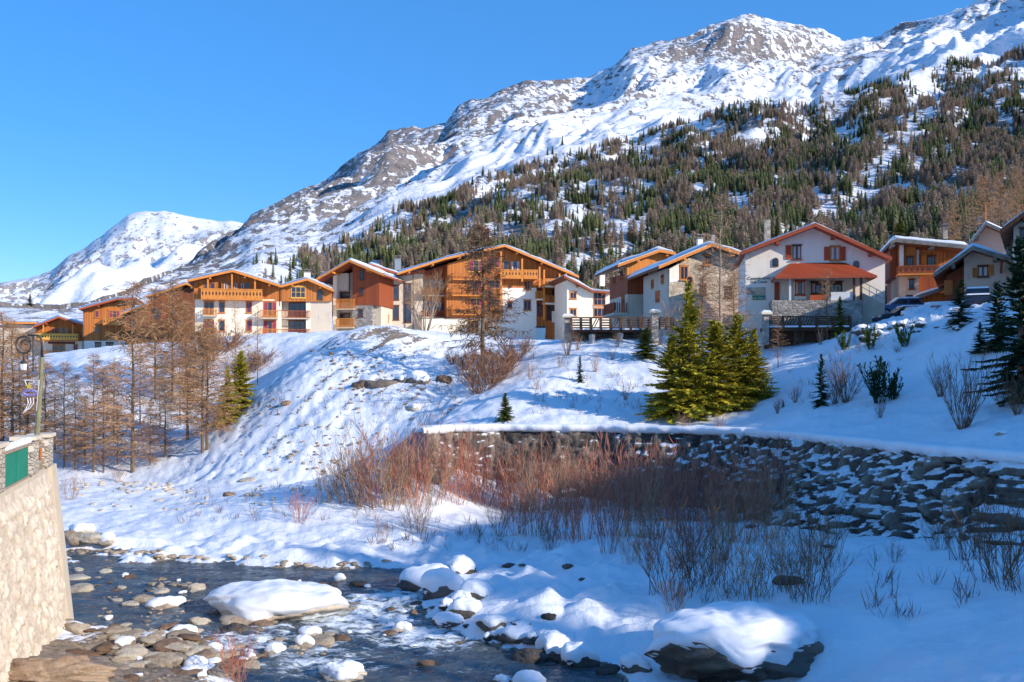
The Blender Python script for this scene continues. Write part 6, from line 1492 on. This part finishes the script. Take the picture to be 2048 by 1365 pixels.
def rock(px, py, w, mat, label=None, group=None, snow=False, h=None, rz=None, z=None, k_=0, hi=None, wmul=1, name=None, cat=None, dp=1.0):
    """px,py centre of its foot in the photo; w its width in photo pixels"""
    p = hit(px, py, 22, 80); sc = w / F * p.y / 2
    ms = hi or (RW if snow else RS)[k_ % 8]
    r = empty(name or ('boulder' if w > 84 else 'stone'), p, rnd.uniform(-.5, .5) if rz is None else rz, label=label, cat=cat or ('boulder' if w > 84 else 'stone'), group=group); r.scale = (sc, sc * dp, sc * (h or 1)); r.location.z += sc * .02 if z is None else z
    for q, mt, nm in ((ms[0], mat, 'rock'), (ms[1], 'snowcap', 'snow')):
        if q is None: continue
        o = link(nm, q, r)
        if not q.materials: q.materials.append(M[mt])
        o.material_slots[0].link = 'OBJECT'; o.material_slots[0].material = M[mt]
    return r
# the big ones
B1 = rock_mesh(960, .13, 1.46, True, flat=.30, rough=.09, facets=13); B2 = rock_mesh(961, .22, 1.3, True, flat=.40, rough=.1); B3 = rock_mesh(967, .15, 1.40, True, flat=.46, rough=.14, facets=14)
rock(548, 1225, 350, 'rock_tan', 'long snow-covered boulder lying as an island in mid river', snow=True, hi=B1, rz=-.08, h=.86, dp=.8)
rock(684, 1352, 104, 'rock_tan', 'rounded boulder with white snow cap at the bottom edge of the river', snow=True, hi=B2, rz=.1, h=1.0)
rock(1472, 1345, 385, 'rock_dark', 'largest boulder, domed with thick snow over dark flanks, at the bottom right', snow=True, hi=B3, rz=.12, h=1.02, z=.6)
rock(1215, 1345, 60, 'rock_dark', 'dark stone at the water line left of the largest boulder', k_=1); rock(1265, 1340, 78, 'rock_dark', 'snow-hooded stone touching the left end of the largest boulder', snow=True, k_=2)
for i, (px, py, w, sn, mt, lb) in enumerate([
 (855, 1170, 150, 1, 'rock_dark', 'broad dark boulder with flat snow on the far bank where the river bends'), (925, 1143, 84, 1, 'rock_dark', 'rounded snowy boulder highest up the far bank bend'), (880, 1192, 120, 1, 'rock_dark', 'pale snow-hooded boulder at the water edge of the bend'), (820, 1200, 44, 1, 'rock_dark', 'small blue white boulder in the water by the bend'), (955, 1192, 90, 1, 'rock_dark', 'snowy boulder right of the bend group'), (930, 1228, 92, 1, 'rock_dark', 'angular snowy boulder on the right bank'), (985, 1250, 92, 1, 'rock_dark', 'second snowy boulder down the right bank'), (900, 1250, 70, 1, 'rock_dark', 'half drowned snowy slab at the right bank'), (1040, 1275, 90, 1, 'rock_dark', 'third snowy boulder down the right bank'), (1110, 1300, 100, 1, 'rock_dark', 'fourth snowy boulder down the right bank'), (1150, 1330, 96, 1, 'rock_dark', 'drooping snow-hung boulder near the bottom of the right bank'), (1060, 1318, 74, 0, 'rock_dark', 'dark slab leaning out of the water at the right bank'), (1060, 1372, 84, 1, 'rock_dark', 'snowy wet boulder at the bottom edge, right of the river middle'), (1005, 1368, 50, 1, 'rock_dark', 'smaller snowy wet stone at the bottom edge'),
 (165, 1065, 80, 1, 'rock_tan', 'largest tan boulder on the far bank by the road wall'), (150, 1090, 60, 0, 'rock_tan', 'tan slab under the largest far bank boulder'), (182, 1092, 70, 0, 'rock_tan', 'broad tan stone at the water edge by the road wall'), (215, 1090, 46, 1, 'rock_tan', 'snowy tan stone right of the far bank pile'), (135, 1075, 34, 0, 'rock_dark', 'dark stone touching the road wall corner'), (245, 1100, 40, 1, 'rock_dark', 'small snowy stone on the far water line'),
 (370, 1275, 84, 0, 'rock_tan', 'big oval pale stone at the lower left water edge'), (348, 1298, 58, 0, 'rock_tan', 'round tan stone below the big oval one'), (415, 1278, 30, 0, 'rock_brown', 'small orange brown stone beside the big oval one'), (400, 1248, 50, 0, 'rock_tan', 'flat tan stone above the big oval one'), (310, 1325, 66, 0, 'rock_brown', 'tilted flat brown stone among the near bank stones'), (420, 1320, 66, 0, 'rock_tan', 'long pale stone on the near bank right of the tilted one'), (375, 1345, 80, 0, 'rock_brown', 'layered brown boulder on the near bank'), (440, 1345, 70, 0, 'rock_tan', 'pale stone at the right end of the near bank'), (430, 1300, 40, 1, 'rock_tan', 'small snowy stone on the near bank'), (230, 1265, 60, 0, 'rock_tan', 'pale stone at the near water edge, left'), (270, 1272, 70, 0, 'rock_tan', 'broad pale stone at the near water edge, right'), (160, 1262, 56, 0, 'rock_tan', 'flat stone at the foot of the road wall'), (290, 1285, 50, 0, 'rock_tan', 'half drowned stone at the near water edge'),
 (160, 1182, 60, 0, 'rock_tan', 'pale stone by the road wall in the river'), (150, 1158, 70, 0, 'rock_tan', 'flat long pale bar of stone by the road wall'), (335, 1212, 84, 1, 'rock_tan', 'snow-covered wedge-shaped rock left of the island boulder'), (290, 1200, 60, 0, 'rock_tan', 'tan rock left of the snow-covered wedge'), (260, 1210, 40, 0, 'rock_tan', 'grey oval rock left of the tan pair'), (320, 1185, 50, 0, 'rock_tan', 'tan oval rock above the snow-covered wedge'), (395, 1180, 50, 0, 'rock_tan', 'brownish rock at the upstream tip of the island boulder'),
 (620, 1268, 56, 1, 'rock_tan', 'snowy pointed rock below the island boulder'), (640, 1288, 70, 0, 'rock_tan', 'tan rubble stone below the pointed one'), (606, 1292, 50, 1, 'rock_tan', 'small domed snowy rock below the island boulder'), (680, 1280, 44, 0, 'rock_brown', 'orange tan flat stone right of the rubble'), (552, 1305, 52, 1, 'rock_tan', 'lone snowy lump in the river left of the rubble'), (805, 1262, 52, 1, 'rock_tan', 'white topped stone in the middle of the right channel'), (780, 1268, 40, 0, 'rock_brown', 'brown stone beside the white topped one'), (855, 1332, 44, 0, 'rock_brown', 'brown angular stone alone in the dark water'), (715, 1172, 46, 0, 'rock_brown', 'brown rock standing at the head of the rapid'), (680, 1160, 34, 1, 'rock_tan', 'small pale rock left of the rapid head'), (705, 1215, 70, 0, 'rock_tan', 'jagged stone at the downstream tip of the island boulder'), (470, 1262, 60, 0, 'rock_dark', 'dark wet rock in the foam below the island boulder'), (530, 1250, 54, 0, 'rock_brown', 'tan brown rock touching the lower edge of the island boulder'),
 (826, 818, 30, 1, 'rock_tan', 'round snowy boulder alone on the sunlit slope'), (500, 962, 44, 0, 'rock_tan', 'tan rock at the foot of the snow ridge'), (460, 992, 30, 0, 'rock_brown', 'small brown rock below the one at the foot of the ridge'), (578, 915, 22, 0, 'rock_tan', 'little tan rock low on the sunlit slope'), (572, 808, 26, 0, 'rock_brown', 'small brown rock halfway up the sunlit slope'), (765, 690, 84, 0, 'rock_dark', 'dark jagged outcrop near the top of the snow ridge'), (728, 666, 50, 0, 'rock_brown', 'brown outcrop at the very top of the snow ridge'), (838, 664, 60, 1, 'rock_dark', 'long snowy outcrop on the crest before the pale link building'), (800, 655, 34, 1, 'rock_dark', 'brown rock on the crest above the dark outcrop'), (838, 712, 44, 0, 'rock_brown', 'brown rock on the slope under the crest outcrops'), (890, 728, 40, 0, 'rock_brown', 'brown rock under the boughs of the sprawling larch'),
 (1575, 1168, 76, 0, 'rock_dark', 'dark hollow rock showing through the blue snow'), (1502, 1056, 26, 0, 'rock_dark', 'small dark rock below the wall'), (1655, 1094, 30, 0, 'rock_dark', 'small dark rock in the drift below the wall'), (1136, 1134, 24, 0, 'rock_dark', 'small upright dark stone in the blue snow'), (1165, 1160, 22, 0, 'rock_dark', 'small dark stone in the blue snow nearer the river'), (1018, 1134, 30, 0, 'rock_dark', 'larger of two dark stones above the bend'), (1045, 1132, 18, 0, 'rock_dark', 'smaller of two dark stones above the bend'), (1100, 1238, 38, 0, 'rock_dark', 'dark stone in a gap of the snow on the right bank'), (2004, 868, 30, 1, 'rock_tan', 'snow-plastered stump on the slope at the right edge')]):
    rock(px, py, w, mt, lb, snow=bool(sn), k_=i, h={0: 1.0, 1: 1.1}[sn])
# bedrock in the lower left corner
BB = [rock_mesh(980 + i, 0, hi=True, flat=.4, rough=.24, facets=16) for i in range(3)]
rock(80, 1352, 270, 'rock_brown', 'big brown bedrock hump in the lower left corner', hi=BB[0], rz=.2, h=.8, z=-.1, dp=.6)
rock(235, 1358, 170, 'rock_brown', 'brown bedrock slab right of the corner hump', hi=BB[1], rz=-.1, h=.55, z=-.25, dp=.7)
rock(130, 1300, 150, 'rock_brown', 'flat tan bedrock at the foot of the road wall', hi=BB[2], rz=.1, h=.5, z=-.25, dp=.8)
# loose stones in zones
R_ = random.Random(11)
def scatter(n, pts, w0, w1, mt, lb, grp, sn=0.0, stuff=False):
    L_ = []
    for i in range(n):
        a, b_, c, d = pts[R_.randrange(len(pts))]; L_.append((a + R_.uniform(-c, c), b_ + R_.uniform(-d, d), R_.uniform(w0, w1)))
    L_.sort()
    if stuff:
        VV = []; FF = []; MI = []; o_ = 0; V0, _, a, b_ = rock_verts(990, 9, 12, flat=.5, facets=9, rough=.1); Fq = wrapf(a, b_)
        for px, py, w in L_:
            p = hit(px, py, 22, 95); sc = w / F * p.y / 2; t = R_.uniform(0, 6.28); c, s_ = math.cos(t), math.sin(t); V = V0.reshape(-1, 3) * sc
            V = np.stack([V[:, 0] * c - V[:, 1] * s_ + p.x, V[:, 0] * s_ + V[:, 1] * c + p.y, V[:, 2] + p.z + sc * .1], -1); VV.append(V); FF.append(Fq + o_); o_ += len(V)
        me = np_mesh(grp, np.concatenate(VV), np.concatenate(FF)); link(grp, me, None, M[mt], kind='stuff', label=lb, cat='pebbles'); return
    for i, (px, py, w) in enumerate(L_):
        rock(px, py, w, mt if R_.random() < .75 else 'rock_brown' if mt == 'rock_tan' else mt, ORD[i] + ' ' + lb, grp, snow=R_.random() < sn, k_=R_.randrange(8), h=R_.uniform(.6, 1.1), rz=R_.uniform(0, 6.28))
scatter(38, [(380, 1335, 120, 32), (440, 1310, 60, 24), (280, 1318, 60, 20)], 16, 48, 'rock_tan', 'loose pale stone from the left on the near bank', 'loose stones on the near bank', .12)
scatter(26, [(330, 1320, 60, 30), (430, 1330, 60, 28), (240, 1300, 50, 16), (340, 1270, 40, 12)], 44, 84, 'rock_tan', 'large pale stone from the left heaped on the near bank', 'large stones on the near bank', .08)
scatter(34, [(200, 1255, 80, 20), (280, 1285, 60, 10), (340, 1255, 50, 14)], 14, 40, 'rock_tan', 'stone from the left along the near water edge', 'stones along the near water edge', .05)
scatter(30, [(200, 1160, 60, 24), (290, 1190, 90, 24), (360, 1170, 60, 16)], 12, 34, 'rock_tan', 'stone from the left standing in the left shallows', 'stones in the left shallows', .12)
scatter(24, [(640, 1285, 60, 20), (560, 1275, 60, 16), (500, 1300, 50, 24)], 12, 34, 'rock_tan', 'stone from the left in the channel below the island boulder', 'stones below the island boulder', .25)
scatter(16, [(760, 1190, 90, 16), (820, 1220, 50, 14), (620, 1168, 60, 6)], 12, 34, 'rock_brown', 'stone from the left around the rapid', 'stones around the rapid', .2)
scatter(16, [(860, 1290, 120, 50)], 10, 26, 'rock_dark', 'dark stone from the left in the right channel', 'dark stones in the right channel', .15)
scatter(70, [(230, 1106, 90, 3), (420, 1116, 120, 3), (660, 1128, 120, 4)], 6, 22, 'rock_tan', 'small stones strung along the far water line', 'shore_pebbles', stuff=True)
scatter(30, [(900, 1215, 30, 40), (1010, 1265, 40, 24), (1110, 1300, 60, 24)], 26, 56, 'rock_dark', 'snowy stone from the left on the right bank', 'snowy stones on the right bank', .9)
scatter(110, [(330, 1000, 200, 22), (480, 990, 180, 20), (250, 975, 100, 12)], 4, 18, 'rock_tan', 'small stones in the snow at the foot of the ridge', 'scree', stuff=True)
scatter(160, [(620, 850, 130, 80), (700, 900, 90, 50), (560, 900, 90, 50), (760, 760, 80, 40), (680, 740, 60, 40)], 3, 14, 'rock_brown', 'small brown stones showing through the sunlit ridge', 'slope_stones', stuff=True)
scatter(150, [(340, 1320, 90, 40), (430, 1320, 60, 40), (240, 1270, 90, 20), (300, 1215, 100, 20), (640, 1290, 60, 20)], 5, 14, 'rock_tan', 'gravel between the larger stones of the near bank', 'gravel', stuff=True)
scatter(30, [(1760, 655, 90, 10), (1880, 655, 80, 12), (1720, 670, 40, 16)], 14, 40, 'rock_dark', 'snowy clod from the left on the rough bank by the cars', 'clods on the rough bank', 1.0)
